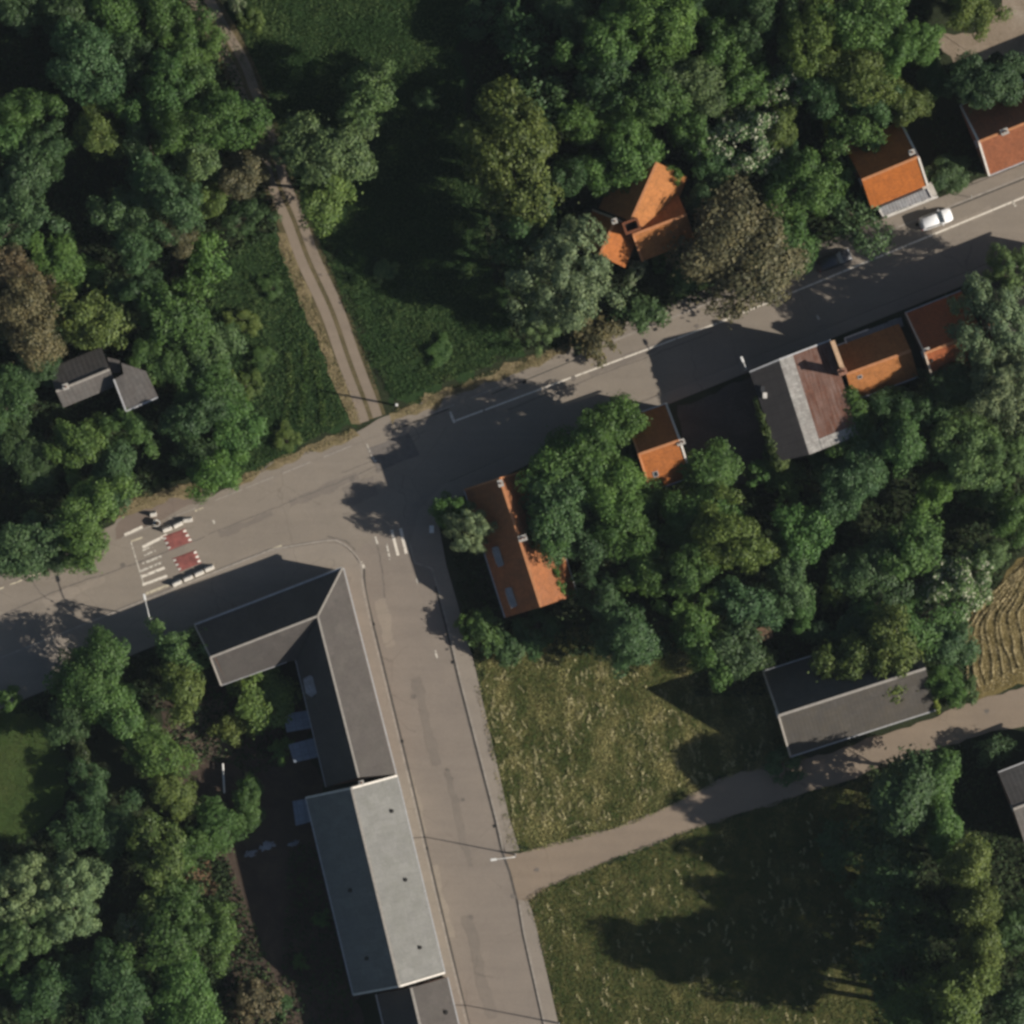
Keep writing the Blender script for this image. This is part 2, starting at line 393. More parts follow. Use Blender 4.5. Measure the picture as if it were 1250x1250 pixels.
def sheet(pts_px, z, jitter=0.0, step=0.8, seed=1):
    """flat ground sheet with an optionally ragged edge"""
    rnd = random.Random(seed); bm = bmesh.new(); v = []
    P2 = [P(x, y) for x, y in pts_px]
    if jitter:
        out = []
        for i, a in enumerate(P2):
            b = P2[(i + 1) % len(P2)]; L = (b - a).length; n = max(1, int(L / step))
            nrm = Vector((-(b - a).y, (b - a).x, 0)).normalized()
            ph = [rnd.uniform(0, 6.3) for _ in range(3)]
            for k in range(n):
                t = k / n; s = t * L
                off = jitter * (0.5 * math.sin(s * 0.7 + ph[0]) + 0.4 * math.sin(s * 1.9 + ph[1]) + rnd.uniform(-.5, .5))
                out.append(a + (b - a) * t + nrm * off)
        P2 = out
    for p in P2: v.append(bm.verts.new((p.x, p.y, z)))
    f = bm.faces.new(v)
    if f.normal.z < 0: f.normal_flip()
    bmesh.ops.triangulate(bm, faces=[f])
    return bm

def raised(pts_px, z0, z1):
    bm = bmesh.new()
    top = [bm.verts.new((P(x, y).x, P(x, y).y, z1)) for x, y in pts_px]
    bot = [bm.verts.new((P(x, y).x, P(x, y).y, z0)) for x, y in pts_px]
    bm.faces.new(top); n = len(top)
    for i in range(n): bm.faces.new((top[i], bot[i], bot[(i + 1) % n], top[(i + 1) % n]))
    return bm

def ribbon(bm, pts, w, z0, z1):
    """strip of width w along a plan line, walls from z0 to z1"""
    pts = [P(x, y) for x, y in pts]; L, Rr = [], []
    for i, p in enumerate(pts):
        d = (pts[min(i + 1, len(pts) - 1)] - pts[max(i - 1, 0)]).normalized(); n = Vector((-d.y, d.x, 0))
        L.append(p + n * w / 2); Rr.append(p - n * w / 2)
    def ring(a, z): return [bm.verts.new((q.x, q.y, z)) for q in a]
    lt, rt = ring(L, z1), ring(Rr, z1)
    for i in range(len(pts) - 1): bm.faces.new((lt[i], rt[i], rt[i + 1], lt[i + 1]))
    if z1 - z0 > 1e-4:
        lb, rb = ring(L, z0), ring(Rr, z0)
        for i in range(len(pts) - 1):
            bm.faces.new((lt[i + 1], lb[i + 1], lb[i], lt[i])); bm.faces.new((rt[i], rb[i], rb[i + 1], rt[i + 1]))
        bm.faces.new((lt[0], lb[0], rb[0], rt[0])); bm.faces.new((lt[-1], rt[-1], rb[-1], lb[-1]))

def smooth_line(pts, n=6):
    out = []
    for i in range(len(pts) - 1):
        p0, p1, p2, p3 = pts[max(i - 1, 0)], pts[i], pts[i + 1], pts[min(i + 2, len(pts) - 1)]
        for k in range(n):
            t = k / n
            out.append(tuple(0.5 * ((2 * p1[j]) + (-p0[j] + p2[j]) * t + (2 * p0[j] - 5 * p1[j] + 4 * p2[j] - p3[j]) * t * t
                                    + (-p0[j] + 3 * p1[j] - 3 * p2[j] + p3[j]) * t ** 3) for j in (0, 1)))
    out.append(pts[-1]); return out

# ------------------------------------------------------------------ ground and roads
bm = bmesh.new(); g = 700
bm.faces.new([bm.verts.new(p) for p in ((-g, -g, 0), (g, -g, 0), (g, g, 0), (-g, g, 0))]); struct('ground', bm, M['soil'])

def kN(x): return 437 - 0.4 * (x - 697)         # far kerb line of the main road
def kS(x): return 436 - 0.4 * (x - 918)         # near kerb line
X0, X1 = -600, 1900
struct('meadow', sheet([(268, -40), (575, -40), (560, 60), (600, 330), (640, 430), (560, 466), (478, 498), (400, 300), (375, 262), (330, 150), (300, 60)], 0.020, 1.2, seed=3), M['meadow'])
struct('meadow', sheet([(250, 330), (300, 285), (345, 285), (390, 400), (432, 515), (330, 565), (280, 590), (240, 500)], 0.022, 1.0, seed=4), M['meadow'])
struct('field', sheet([(578, 770), (622, 1036), (700, 1024), (780, 1000), (850, 965), (905, 940), (985, 928), (955, 880), (935, 815), (850, 760)], 0.022, 0.5, seed=5), M['mown'])
struct('field', sheet([(642, 1098), (672, 1080), (760, 1046), (850, 1012), (1000, 965), (1060, 950), (1090, 1300), (695, 1300)], 0.022, 0.5, seed=6), M['mown'])
struct('field', sheet([(1260, 672), (1236, 690), (1213, 720), (1188, 745), (1171, 768), (1184, 800), (1190, 830), (1186, 856), (1260, 832), (1420, 780), (1420, 620)], 0.022, 0.4, seed=7), M['field'])
struct('lawn', sheet([(-60, 868), (30, 862), (60, 885), (78, 920), (84, 960), (60, 1005), (20, 1028), (-60, 1030)], 0.022, 0.4, seed=8), M['lawn'])
struct('yard', sheet([(190, 850), (300, 835), (360, 835), (395, 960), (440, 1230), (440, 1300), (270, 1300), (285, 1080), (262, 1050), (240, 1000), (205, 960)], 0.018, 0.8, seed=9), M['dirt'])
struct('yard', sheet([(205, 868), (268, 855), (290, 880), (276, 925), (222, 926), (212, 900)], 0.026, 0.5, seed=10), mat_ground('trodden_yard', [(0.3, (0.07, 0.052, 0.04)), (0.5, (0.105, 0.08, 0.06)), (0.7, (0.15, 0.115, 0.09))], 0.5, 3.0))
struct('yard', sheet([(234, 1056), (256, 1050), (265, 1080), (262, 1098), (240, 1090), (228, 1072)], 0.028, 0.4, seed=11), mat_ground('bare_earth', [(0.3, (0.10, 0.06, 0.035)), (0.5, (0.16, 0.10, 0.06)), (0.7, (0.20, 0.13, 0.08))], 0.6, 3.0))
struct('yard', sheet([(1140, 32), (1165, 44), (1196, 42), (1216, 14), (1222, -30), (1330, -30), (1330, 60), (1270, 78), (1218, 62), (1196, 72), (1170, 84), (1155, 62)], 0.028, 0.5, seed=12), M['yard_pav'])
struct('yard', sheet([(1145, 255), (1160, 235), (1205, 214), (1250, 200), (1330, 168), (1330, 186), (1250, 215), (1200, 236), (1165, 252)], 0.024, 0.3, seed=13), M['paving'])
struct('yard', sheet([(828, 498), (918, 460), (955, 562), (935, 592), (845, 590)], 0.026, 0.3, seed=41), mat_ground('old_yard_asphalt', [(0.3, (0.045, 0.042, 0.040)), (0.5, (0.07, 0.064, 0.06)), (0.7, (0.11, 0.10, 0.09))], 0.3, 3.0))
struct('yard', sheet([(205, 318), (228, 312), (232, 330), (212, 338)], 0.024, 0.5, seed=14), M['dirt'])

# dirt track
trk = [(232, -20), (262, 28), (292, 85), (312, 135), (338, 215), (362, 280), (392, 350), (424, 430), (452, 512)]
tl = smooth_line(trk, 6)
bm = bmesh.new(); ribbon(bm, tl, 4.0, 0.030, 0.030); struct('track', bm, mat_ground('track_middle', [(0.3, (0.045, 0.045, 0.02)), (0.5, (0.095, 0.078, 0.042)), (0.7, (0.16, 0.125, 0.07))], 0.5, 2.5))
for k, off in enumerate((-8.5, 8.5)):
    bm = bmesh.new(); ribbon(bm, [(x + off * .93 + 1.2 * math.sin(i * .7), y - off * .36) for i, (x, y) in enumerate(tl)], 1.15, 0.038, 0.038); struct('track', bm, M['track'])
struct('verge', sheet([(338, 282), (348, 285), (372, 345), (400, 420), (428, 480), (440, 515), (428, 518), (408, 470), (384, 410), (360, 350), (345, 310)], 0.034, 0.4, seed=15), M['dry'])
struct('verge', sheet([(476, 506), (520, 484), (580, 462), (640, 438), (700, 418), (697, 428), (640, 450), (560, 482), (500, 508), (476, 520)], 0.034, 0.5, seed=16), M['dry'])
struct('verge', sheet([(150, 612), (200, 598), (236, 588), (248, 602), (200, 612), (160, 626), (142, 636)], 0.040, 0.4, seed=17), M['dry'])
struct('verge', sheet([(286, 588), (340, 560), (430, 524), (440, 534), (400, 548), (340, 570), (290, 594)], 0.034, 0.5, seed=18), M['dry'])

# footways (a real step up from the road)
struct('footway', sheet([(-600, kN(-600) - 4), (-20, 706), (140, 640), (145, 628), (195, 606), (240, 592), (262, 604), (330, 566), (430, 530), (470, 508), (700, 424), (700, 440), (-600, kN(-600) + 4)], 0.029, 0.15, seed=19), M['paving'])
struct('lay_by', sheet([(140, 664), (144, 636), (178, 617), (238, 594), (262, 604), (200, 632)], 0.036, 0.2, seed=20), M['layby'])
bm = raised([(735, kN(735) - 1), (X1, kN(X1) - 1), (X1, kN(X1) - 17), (1150, 240), (1070, 270), (735, kN(735) - 17)], 0, 0.11); struct('footway', bm, M['paving'])
bm = raised([(-600, kS(-600) + 1), (330, kS(330) + 1), (398, 662), (414, 664), (430, 675), (440, 690), (446, 720), (458, 780), (470, 832), (501, 960), (530, 1084), (575, 1260), (660, 1600), (640, 1600), (552, 1240), (480, 940), (418, 694), (239, 768), (-600, 1110)], 0, 0.12)
struct('footway', bm, M['paving2'])
bm = raised([(500, 664), (506, 688), (528, 696), (535, 720), (546, 765), (562, 830), (606, 1000), (617, 1040), (634, 1038), (622, 1000), (580, 815), (560, 742), (545, 690), (532, 622), (700, 540), (X1, kS(X1) + 14), (X1, kS(X1) + 1), (640, 548), (540, 592), (512, 622)], 0, 0.12)
struct('footway', bm, M['paving2'])
bm = raised([(632, 1098), (640, 1140), (667, 1260), (760, 1600), (776, 1600), (684, 1260), (652, 1120), (645, 1100)], 0, 0.12); struct('footway', bm, M['paving2'])

# carriageways
bm = sheet([(X0, kN(X0)), (X1, kN(X1)), (X1, kS(X1)), (640, 548), (520, 600), (480, 640), (430, 676), (400, 670), (330, kS(330) + 4), (X0, kS(X0))], 0.050); struct('road', bm, M['asphalt'])
bm = sheet([(400, 630), (560, 560), (520, 660), (540, 735), (562, 830), (606, 1000), (632, 1100), (667, 1260), (760, 1600), (655, 1600), (572, 1260), (500, 960), (445, 730), (440, 695), (425, 670)], 0.042); struct('road', bm, M['asphalt2'])
bm = sheet([(612, 1042), (634, 1040), (700, 1024), (780, 1000), (850, 966), (905, 941), (990, 926), (1145, 874), (1180, 860), (1250, 838), (1500, 752), (1500, 800), (1250, 886), (1200, 896), (1140, 915), (1000, 964), (850, 1011), (760, 1045), (672, 1081), (648, 1098), (628, 1102)], 0.038, 0.22, 0.9, seed=21); struct('lane', bm, M['lane'])
# kerbs and channels
def kerb(pts, name='kerb'):
    bm = bmesh.new(); ribbon(bm, pts, 0.22, 0, 0.125); struct(name, bm, M['kerb'])
def channel(pts, w=0.32):
    bm = bmesh.new(); ribbon(bm, pts, w, 0.056, 0.056); struct('gutter', bm, M['gutter_strip'])  # flat dark strip along the kerb foot
wk = smooth_line([(330, kS(330)), (398, 660), (415, 662), (431, 674), (441, 691), (445, 728), (470, 832), (501, 960), (530, 1084), (572, 1260)], 5)
kerb(wk); kerb([(X0, kS(X0)), (330, kS(330))])
channel([(x + 2.6, y - 1) for x, y in wk if y > 690], 0.25)
ek = [(500, 662), (506, 687), (527, 694), (534, 716), (546, 762), (562, 830), (606, 1000), (614, 1036)]
kerb(ek); kerb([(634, 1104), (640, 1140), (667, 1260)])
channel([(x - 2.4, y + .5) for x, y in ek[3:]] + [(622, 1064), (632, 1104), (638, 1140), (665, 1260)], 0.28)
channel([(503, 660), (509, 688)], 0.25)
kerb([(735, kN(735)), (X1, kN(X1))]); channel([(1160, kN(1160) + 2.5), (1260, kN(1260) + 2.5)], 0.2)
bm = bmesh.new()
for x in (150, 205, 262, 300, 345, 395, 520, 575): ribbon(bm, [(x, kN(x)), (x + 34, kN(x + 34))], 0.16, 0.054, 0.054)
struct('kerb', bm, M['kerb'])
channel([(478, 526), (520, 510), (548, 499)], 0.18); channel([(600, 481), (700, 440)], 0.14)

# tar seams, one painted cable shadow, patches
def dark_line(pts, w=0.14, z=0.055, m='tar'):
    rs = random.Random(int(pts[0][0])); q = []
    for (x0, y0), (x1, y1) in zip(pts, pts[1:]):
        n = max(2, int(math.hypot(x1 - x0, y1 - y0) / 9)); q += [(x0 + (x1 - x0) * k / n + rs.uniform(-.8, .8), y0 + (y1 - y0) * k / n + rs.uniform(-.8, .8)) for k in range(n)]
    q.append(pts[-1]); bm = bmesh.new(); ribbon(bm, q, w, z, z); struct('tar_seam_and_shadow', bm, M[m])
dark_line([(0, 752), (80, 716), (160, 690), (250, 655)], .16); dark_line([(255, 652), (330, 622), (420, 586), (480, 560)], .12)
dark_line([(416, 578), (500, 544), (512, 533), (505, 520)], .1); dark_line([(447, 560), (480, 540), (520, 526)], .08)
dark_line(smooth_line([(38, 706), (50, 724), (72, 738), (110, 742), (150, 750)], 5), .13)  # thin cast shadow of an overhead cable, painted as a dark line
dark_line(smooth_line([(400, 655), (420, 660), (434, 672)], 4), .2); dark_line(smooth_line([(458, 655), (466, 690), (470, 730)], 4), .12)
dark_line([(620, 500), (720, 462), (800, 432), (870, 405)], .13)
for i, (x, y, r) in enumerate(((462, 574, .45), (477, 526, .55), (546, 940, .35), (565, 976, .4), (552, 950, .3), (655, 1062, .4), (626, 1094, .45), (538, 1222, .35), (1205, 868, .45), (842, 1000, .4), (906, 378, .5), (850, 398, .4))):
    bm = bmesh.new(); c = P(x, y); rr = random.Random(i)
    bm.faces.new([bm.verts.new((c.x + math.cos(a * .7854) * r * rr.uniform(.5, 1.1), c.y + math.sin(a * .7854) * r * rr.uniform(.4, .9), 0.058)) for a in range(8)])
    struct('tar_patch', bm, M['tar'])
bm = sheet([(448, 548), (500, 528), (512, 555), (462, 575)], 0.0535, .1, seed=31); struct('asphalt_patch', bm, M['patch'])

wear = [mat_road('asphalt_repair_dark', (0.222, 0.19, 0.158), ROAD_ANG), mat_road('asphalt_repair_pale', (0.30, 0.255, 0.205), ROAD_ANG)]
for i, (x, y, l, w, a, k) in enumerate(((300, 640, 70, 9, -22, 0), (395, 598, 90, 12, -22, 0), (90, 722, 80, 10, -22, 1), (630, 486, 60, 16, -22, 1), (760, 440, 90, 10, -22, 0), (1180, 268, 70, 10, -22, 1), (470, 760, 60, 14, 76, 1),
        (520, 880, 110, 12, 76, 0), (505, 980, 80, 16, 76, 1), (560, 1000, 120, 9, 76, 0), (585, 1180, 130, 14, 76, 0), (540, 1100, 90, 10, 76, 1), (440, 600, 40, 26, -22, 0), (650, 1150, 40, 8, 76, 1))):
    c_, s_ = math.cos(R(a)), math.sin(R(a))
    q = [(x + c_ * u * l / 2 - s_ * v * w / 2, y + s_ * u * l / 2 + c_ * v * w / 2) for u, v in ((-1, -1), (1, -.9), (1, 1), (-1, .85))]
    struct('asphalt_patch', sheet(q, 0.0525 + .0002 * i, .22, .5, seed=60 + i), wear[k])
for x, y in ((250, 704), (330, 672), (455, 762), (490, 905), (520, 1036), (604, 1008), (553, 808), (640, 466), (800, 402), (1120, 274)):
    bm = bmesh.new(); box(bm, P(x, y) + Vector((0, 0, .06)), (.5, .38, .012), (Vector((.93, .37, 0)), Vector((-.37, .93, 0)), Vector((0, 0, 1)))); struct('road_drain', bm, M['soot'])
for x, y in ((430, 585), (505, 850), (575, 1120), (150, 690), (700, 462), (945, 360)):
    c = P(x, y); bm = bmesh.new(); tube(bm, [Vector((c.x, c.y, .05)), Vector((c.x, c.y, .064))], .33, 16); struct('manhole_cover', bm, M['tar'])
# painted markings
ZM = 0.060
def marks(name, polys, m):
    bm = bmesh.new()
    for q in polys:
        f = bm.faces.new([bm.verts.new((P(x, y).x, P(x, y).y, ZM)) for x, y in q])
    o = obj(name, bm, M[m]); o["kind"] = "structure"; return o
def stripe(x0, y0, x1, y1, w):
    d = Vector((x1 - x0, y1 - y0)).normalized(); n = Vector((-d.y, d.x)) * w / 2
    return [(x0 + n.x, y0 + n.y), (x1 + n.x, y1 + n.y), (x1 - n.x, y1 - n.y), (x0 - n.x, y0 - n.y)]
marks('edge_line_marking', [stripe(555, 514, 880, 393, 2.0), stripe(880, 393, 1300, 220, 2.2), stripe(549, 503, 555, 516, 3.2)], 'paint_fresh')
marks('edge_line_marking', [stripe(1236, 246, 1240, 252, 2.6), stripe(996, 384, 1000, 390, 3)], 'paint_worn')
marks('crossing_marking', [stripe(152, 653, 174, 643, 3.4), stripe(174, 668, 204, 653, 3.6)], 'paint_fresh')
marks('crossing_marking', [stripe(174, 672, 186, 667, 2), stripe(176, 678, 190, 672, 2), stripe(174, 688, 197, 679, 2.6), stripe(172, 697, 199, 686, 2.6)], 'paint_worn')
marks('crossing_marking', [stripe(173, 704, 201, 693, 3.2), stripe(174, 714, 204, 703, 3.2)], 'paint_fresh')
marks('crossing_marking', [stripe(178, 725, 206, 714, 3.0), stripe(180, 733, 212, 722, 2.6), stripe(160, 661, 174, 656, 2)], 'paint_cream')
marks('stop_line_marking', [stripe(160, 662, 175, 712, 1.4)], 'paint_worn')
marks('edge_line_marking', [stripe(271, 694, 281, 690, 2), stripe(292, 687, 302, 683, 2), stripe(314, 678, 325, 674, 2), stripe(333, 670, 344, 666, 2), stripe(238, 624, 248, 620, 2), stripe(247, 709, 256, 705, 2), stripe(230, 715, 240, 711, 2)], 'paint_cream')
marks('edge_line_marking', [stripe(x, kN(x) + 3, x + 15, kN(x + 15) + 3, 1.8) for x in (-10, 12, 34)], 'paint_cream')
marks('crossing_marking', [stripe(478, 647, 486, 678, 3.4), stripe(489, 645, 496, 676, 3.6)], 'paint_fresh')
marks('crossing_marking', [stripe(458, 655, 461, 664, 2.4), stripe(472, 664, 476, 683, 2.2), stripe(440, 686, 445, 694, 4), stripe(508, 705, 510, 713, 2), stripe(437, 684, 439, 697, 2), stripe(531, 794, 534, 804, 2.4), stripe(429, 678, 433, 683, 4)], 'paint_worn')
marks('edge_line_marking', [stripe(447, 540, 455, 560, 1.0), stripe(455, 559, 459, 564, 3.2), stripe(260, 635, 262, 639, 2.5)], 'paint_worn')

# ------------------------------------------------------------------ buildings
class House:
    def __init__(s, name, label, cat, base_px, group=None):
        s.root = thing(name, label, cat, P(*base_px), group)

    def roof_faces(s, polys, m, t=0.16, name='roof', parent=None):
        bm = bmesh.new(); uvl = bm.loops.layers.uv.new("UVMap")
        for q in polys: slab(bm, [Vector(p) for p in q], t, uvl)
        return obj(name, bm, m, parent or s.root)

    def strip(s, name, segs, w, h, m, parent=None, up=0.05):
        bm = bmesh.new()
        for a, b in segs: bar(bm, Vector(a) + Vector((0, 0, up)), Vector(b) + Vector((0, 0, up)), w, h)
        return obj(name, bm, m, parent or s.root)

    def prism(s, name, pts, z0, m, parent=None):
        """wall body: plan polygon with a top height per corner"""
        bm = bmesh.new(); n = len(pts)
        top = [bm.verts.new(p) for p in pts]; bot = [bm.verts.new((p[0], p[1], z0)) for p in pts]
        bm.faces.new(bot[::-1])
        for i in range(n): bm.faces.new((top[i], bot[i], bot[(i + 1) % n], top[(i + 1) % n]))
        bm.faces.new(top)
        return obj(name, bm, m, parent or s.root)

    def window(s, c, X, Y, w=0.9, h=1.3):
        """c on the wall face, X along the wall, Y outwards"""
        Z = Vector((0, 0, 1)); bm = bmesh.new()
        for dx in (-w / 2, w / 2): box(bm, c + X * dx + Y * .04, (.09, .12, h + .09), (X, Y, Z))
        for dz in (-h / 2, 0.1 * h, h / 2): box(bm, c + Z * dz + Y * .043, (w - .095, .11, .08), (X, Y, Z))
        f = obj('window', bm, M['frame'], s.root)
        bm = bmesh.new(); box(bm, c + Y * .012, (w - .1, .02, h - .1), (X, Y, Z)); obj('pane', bm, M['glass'], f)
        bm = bmesh.new(); box(bm, c - Z * (h / 2 + .1) + Y * .08, (w + .2, .2, .08), (X, Y, Z)); obj('sill', bm, M['stone'], f)

    def door(s, c, X, Y, w=0.95, h=2.1, m='door_green'):
        Z = Vector((0, 0, 1)); bm = bmesh.new(); box(bm, c + Z * h / 2 + Y * .03, (w, .08, h), (X, Y, Z))
        d = obj('door', bm, M[m], s.root)
        bm = bmesh.new(); box(bm, c + Z * 1.0 + X * (w / 2 - .12) + Y * .11, (.12, .06, .04), (X, Y, Z)); obj('handle', bm, M['metal'], d)

    def chimney(s, p, z0, z1, sx=0.7, sy=0.55, ang=0.0, m='brick', pots=1, cap='stone'):
        X = Vector((math.cos(ang), math.sin(ang), 0)); Y = Vector((-X.y, X.x, 0)); Z = Vector((0, 0, 1))
        c = Vector((p.x, p.y, 0)); bm = bmesh.new()
        box(bm, c + Z * (z0 + z1) / 2, (sx, sy, z1 - z0), (X, Y, Z))
        o = obj('chimney', bm, M[m], s.root)
        bm = bmesh.new(); box(bm, c + Z * (z1 + .07), (sx + .16, sy + .16, .14), (X, Y, Z)); obj('chimney_cap', bm, M[cap], o)
        for k in range(pots):
            q = c + X * ((k - (pots - 1) / 2) * sx * .5)
            bm = bmesh.new(); tube(bm, [q + Z * (z1 + .14), q + Z * (z1 + .46)], [.13, .10], 10, False)
            tube(bm, [q + Z * (z1 + .2), q + Z * (z1 + .44)], [.075, .075], 10, True); obj('chimney_pot', bm, M['terracotta'], o)

    def rooflight(s, c, X, D, w=0.8, l=1.0):
        """c on the slope, X along the ridge, D down the slope"""
        Nn = X.cross(D).normalized()
        if Nn.z < 0: Nn = -Nn
        bm = bmesh.new()
        for k in (-1, 1):
            box(bm, c + X * k * w / 2 + Nn * .05, (.08, l + .08, .12), (X, D, Nn)); box(bm, c + D * k * l / 2 + Nn * .052, (w - .085, .08, .12), (X, D, Nn))
        f = obj('rooflight', bm, M['metal'], s.root)
        bm = bmesh.new(); box(bm, c + Nn * .04, (w - .09, l - .09, .03), (X, D, Nn)); obj('pane', bm, M['glass'], f)

    def vent(s, c, r=0.17):
        bm = bmesh.new(); tube(bm, [c - Vector((0, 0, .2)), c + Vector((0, 0, .32))], r, 12)
        tube(bm, [c + Vector((0, 0, .36)), c + Vector((0, 0, .44))], [r * 1.5, r * .4], 12); obj('vent_pipe', bm, M['soot'], s.root)

def gabled(h, r0, r1, zr, wl, wr, zl, zrr, roof_m, wall_m='brick', roof_r=None, over=0.28, vo=0.18, ridge='ridge_orange',
           gutters=True, verges=None, openings=(2, 2), t=0.16, gut_m='gutter'):
    """r0,r1 plan points of the ridge seen at height zr; left/right of the direction r0->r1"""
    a, b = P(*r0, zr), P(*r1, zr)
    U = (b - a).normalized(); L = (b - a).length; V = Vector((-U.y, U.x, 0))
    a0, b0 = a - U * 0, b + U * 0
    out = {}
    def pt(u, v, z): q = a + U * u + V * v; return Vector((q.x, q.y, z))
    # walls end a little inside the roof edges
    wlI, wrI = wl - over, wr - over
    kl, kr = (zr - zl) / wl, (zr - zrr) / wr
    dz = t + 0.03
    zlI, zrI = zr - kl * wlI - dz, zr - kr * wrI - dz
    e = vo
    bm = bmesh.new()
    ring = []
    for u in (e, L - e):
        ring.append([bm.verts.new(p) for p in (pt(u, wlI, 0), pt(u, wlI, zlI), pt(u, 0, zr - dz), pt(u, -wrI, zrI), pt(u, -wrI, 0))])
    bm.faces.new(ring[0][::-1]); bm.faces.new(ring[1])
    for i in range(5):
        j = (i + 1) % 5; bm.faces.new((ring[0][i], ring[0][j], ring[1][j], ring[1][i]))
    obj('wall', bm, M[wall_m], h.root)
    L_ = [pt(0, .0, zr), pt(L, .0, zr), pt(L, wl, zl), pt(0, wl, zl)]
    R_ = [pt(L, -.0, zr), pt(0, -.0, zr), pt(0, -wr, zrr), pt(L, -wr, zrr)]
    h.roof_faces([L_], M[roof_m], t); h.roof_faces([R_], M[roof_r or roof_m], t)
    if ridge:
        h.strip('ridge_cap', [(pt(0, 0, zr), pt(L, 0, zr))], 0.30, 0.12, M[ridge], up=0.02)
    if gutters:
        for v, z in ((wl + .09, zl - .08), (-wr - .09, zrr - .08)):
            h.strip('gutter', [(pt(.05, v, z), pt(L - .05, v, z))], 0.16, 0.12, M[gut_m], up=0)
    for key in (verges or ()):
        u = {'0': .11, '1': L - .11}[key[0]]
        mm = key[1:]
        h.strip('verge_cap', [(pt(u, 0, zr), pt(u, wl, zl)), (pt(u, 0, zr), pt(u, -wr, zrr))], 0.24, 0.22, M[mm], up=0.06)
    Xa = {1: U, -1: -U}
    for side, wI, ztop, n in ((1, wlI, zlI, openings[0]), (-1, wrI, zrI, openings[1])):
        if not n: continue
        for k in range(n):
            u = L * (k + .5) / n
            if k == n // 2 and side == 1:
                c = pt(u, side * wI, .02); h.door(c, U, V * side)
                if ztop > 4.0: h.window(pt(u, side * wI, ztop - 1.2), U, V * side)
            else:
                h.window(pt(u, side * wI, 1.6), U, V * side)
                if ztop > 4.0: h.window(pt(u, side * wI, ztop - 1.2), U, V * side)
    zz = min(zlI, zrI)
    for u, sgn in ((e, -1), (L - e, 1)):
        if zr - zz > 2.5 and L > 5: h.window(pt(u, 0, zz + .6), V, U * sgn, .8, 1.1)
    def slope(side, u, f):
        """point on a slope: u metres along, f fraction from ridge to eave"""
        w, z = (wl, zl) if side > 0 else (wr, zrr)
        return pt(u, side * w * f, zr + (z - zr) * f)
    def down(side):
        w, z = (wl, zl) if side > 0 else (wr, zrr)
        return (V * side * w + Vector((0, 0, z - zr))).normalized()
    return dict(U=U, V=V, L=L, pt=pt, slope=slope, down=down)

# --- slate house round the corner: an L of two wings
h = House('slate_house', 'large L-shaped slate-roofed house wrapped round the junction corner', 'house', (400, 760))
ze, zr = 4.8, 9.9
A = P(237.5, 763, ze); Bc = P(418, 693.5, ze); C_ = P(388, 752, zr); D = P(257, 802.5, zr)
E2 = P(482.5, 945, ze); F2 = P(438, 949, zr); G2 = P(398, 961, 5.2); I2 = P(360.5, 809, 5.2); S2 = P(271, 834, 5.8); S3 = P(279, 838, 5.8)
S2 = P(270, 836.5, 5.8); J2 = P(350, 808, 5.8); I2 = P(361, 806, 5.2)
h.roof_faces([[D, C_, Bc, A]], M['slate']); h.roof_faces([[C_, D, S2, J2]], M['slate'])
h.roof_faces([[C_, F2, E2, Bc]], M['slate']); h.roof_faces([[F2, C_, I2, G2]], M['slate'])
v1 = bmesh.new(); uvl = v1.loops.layers.uv.new("UVMap"); slab(v1, [C_, J2, I2], .16, uvl); obj('roof', v1, M['slate'], h.root)
h.strip('ridge_cap', [(D, C_), (C_, F2)], .24, .1, M['ridge_pale'], up=.03)
h.strip('hip_cap', [(C_, Bc)], .24, .1, M['ridge_pale'], up=.03)
h.strip('gutter', [(A, Bc)], .34, .14, M['gutter'], up=.0)
h.strip('gutter', [(Bc + Vector((.15, 0, 0)), E2 + Vector((.15, 0, 0)))], .16, .12, M['gutter'], up=-.05)
h.strip('gutter', [(I2, G2)], .16, .12, M['gutter'], up=-.05); h.strip('gutter', [(S2, J2)], .16, .12, M['gutter'], up=-.05)
h.strip('verge_cap', [(D, S2), (A, D)], .2, .16, M['ridge_pale'], up=.04)
def inset(p, d, dz): return Vector((p.x + d[0], p.y + d[1], p.z - dz))
wa = [(A.x + .35, A.y - .35, ze - .1), (Bc.x - .4, Bc.y - .3, ze - .1), (J2.x + .5, J2.y + .35, ze - .1), (S2.x + .45, S2.y + .35, ze + .3)]
h.prism('wall', wa, 0, M['brick'])
h.prism('wall', [(Bc.x - .42, Bc.y - .5, ze - .12), (E2.x - .3, E2.y + .05, ze - .12), (G2.x + .3, G2.y + .1, ze - .1), (I2.x + .3, I2.y, ze - .1)], 0, M['brick'])
bm = bmesh.new()                                  # gable of the short wing
vs = [bm.verts.new(p) for p in (inset(A, (.33, -.3), .1), inset(D, (.33, 0), .25), inset(S2, (.42, .3), .1))]
vb = [bm.verts.new(v.co + Vector((.3, -.1, 0))) for v in vs]
bm.faces.new(vs); bm.faces.new(vb[::-1])
for i in range(3): bm.faces.new((vs[i], vb[i], vb[(i + 1) % 3], vs[(i + 1) % 3]))
obj('gable', bm, M['brick'], h.root)
Ud = (Bc - A); Ud.z = 0; Ud.normalize(); Vd = Vector((-Ud.y, Ud.x, 0))
for k in range(5):
    q = Vector(wa[0]).lerp(Vector(wa[1]), (k + .5) / 5); q.z = 0
    if k == 2: h.door(q, Ud, Vd)
    else: h.window(q + Vector((0, 0, 1.6)), Ud, Vd)
    h.window(q + Vector((0, 0, 3.7)), Ud, Vd, .9, 1.0)
q0 = Vector((Bc.x - .42, Bc.y - .5, 0)); q1 = Vector((E2.x - .3, E2.y + .05, 0)); Ud = (q1 - q0).normalized(); Vd = Vector((-Ud.y, Ud.x, 0))
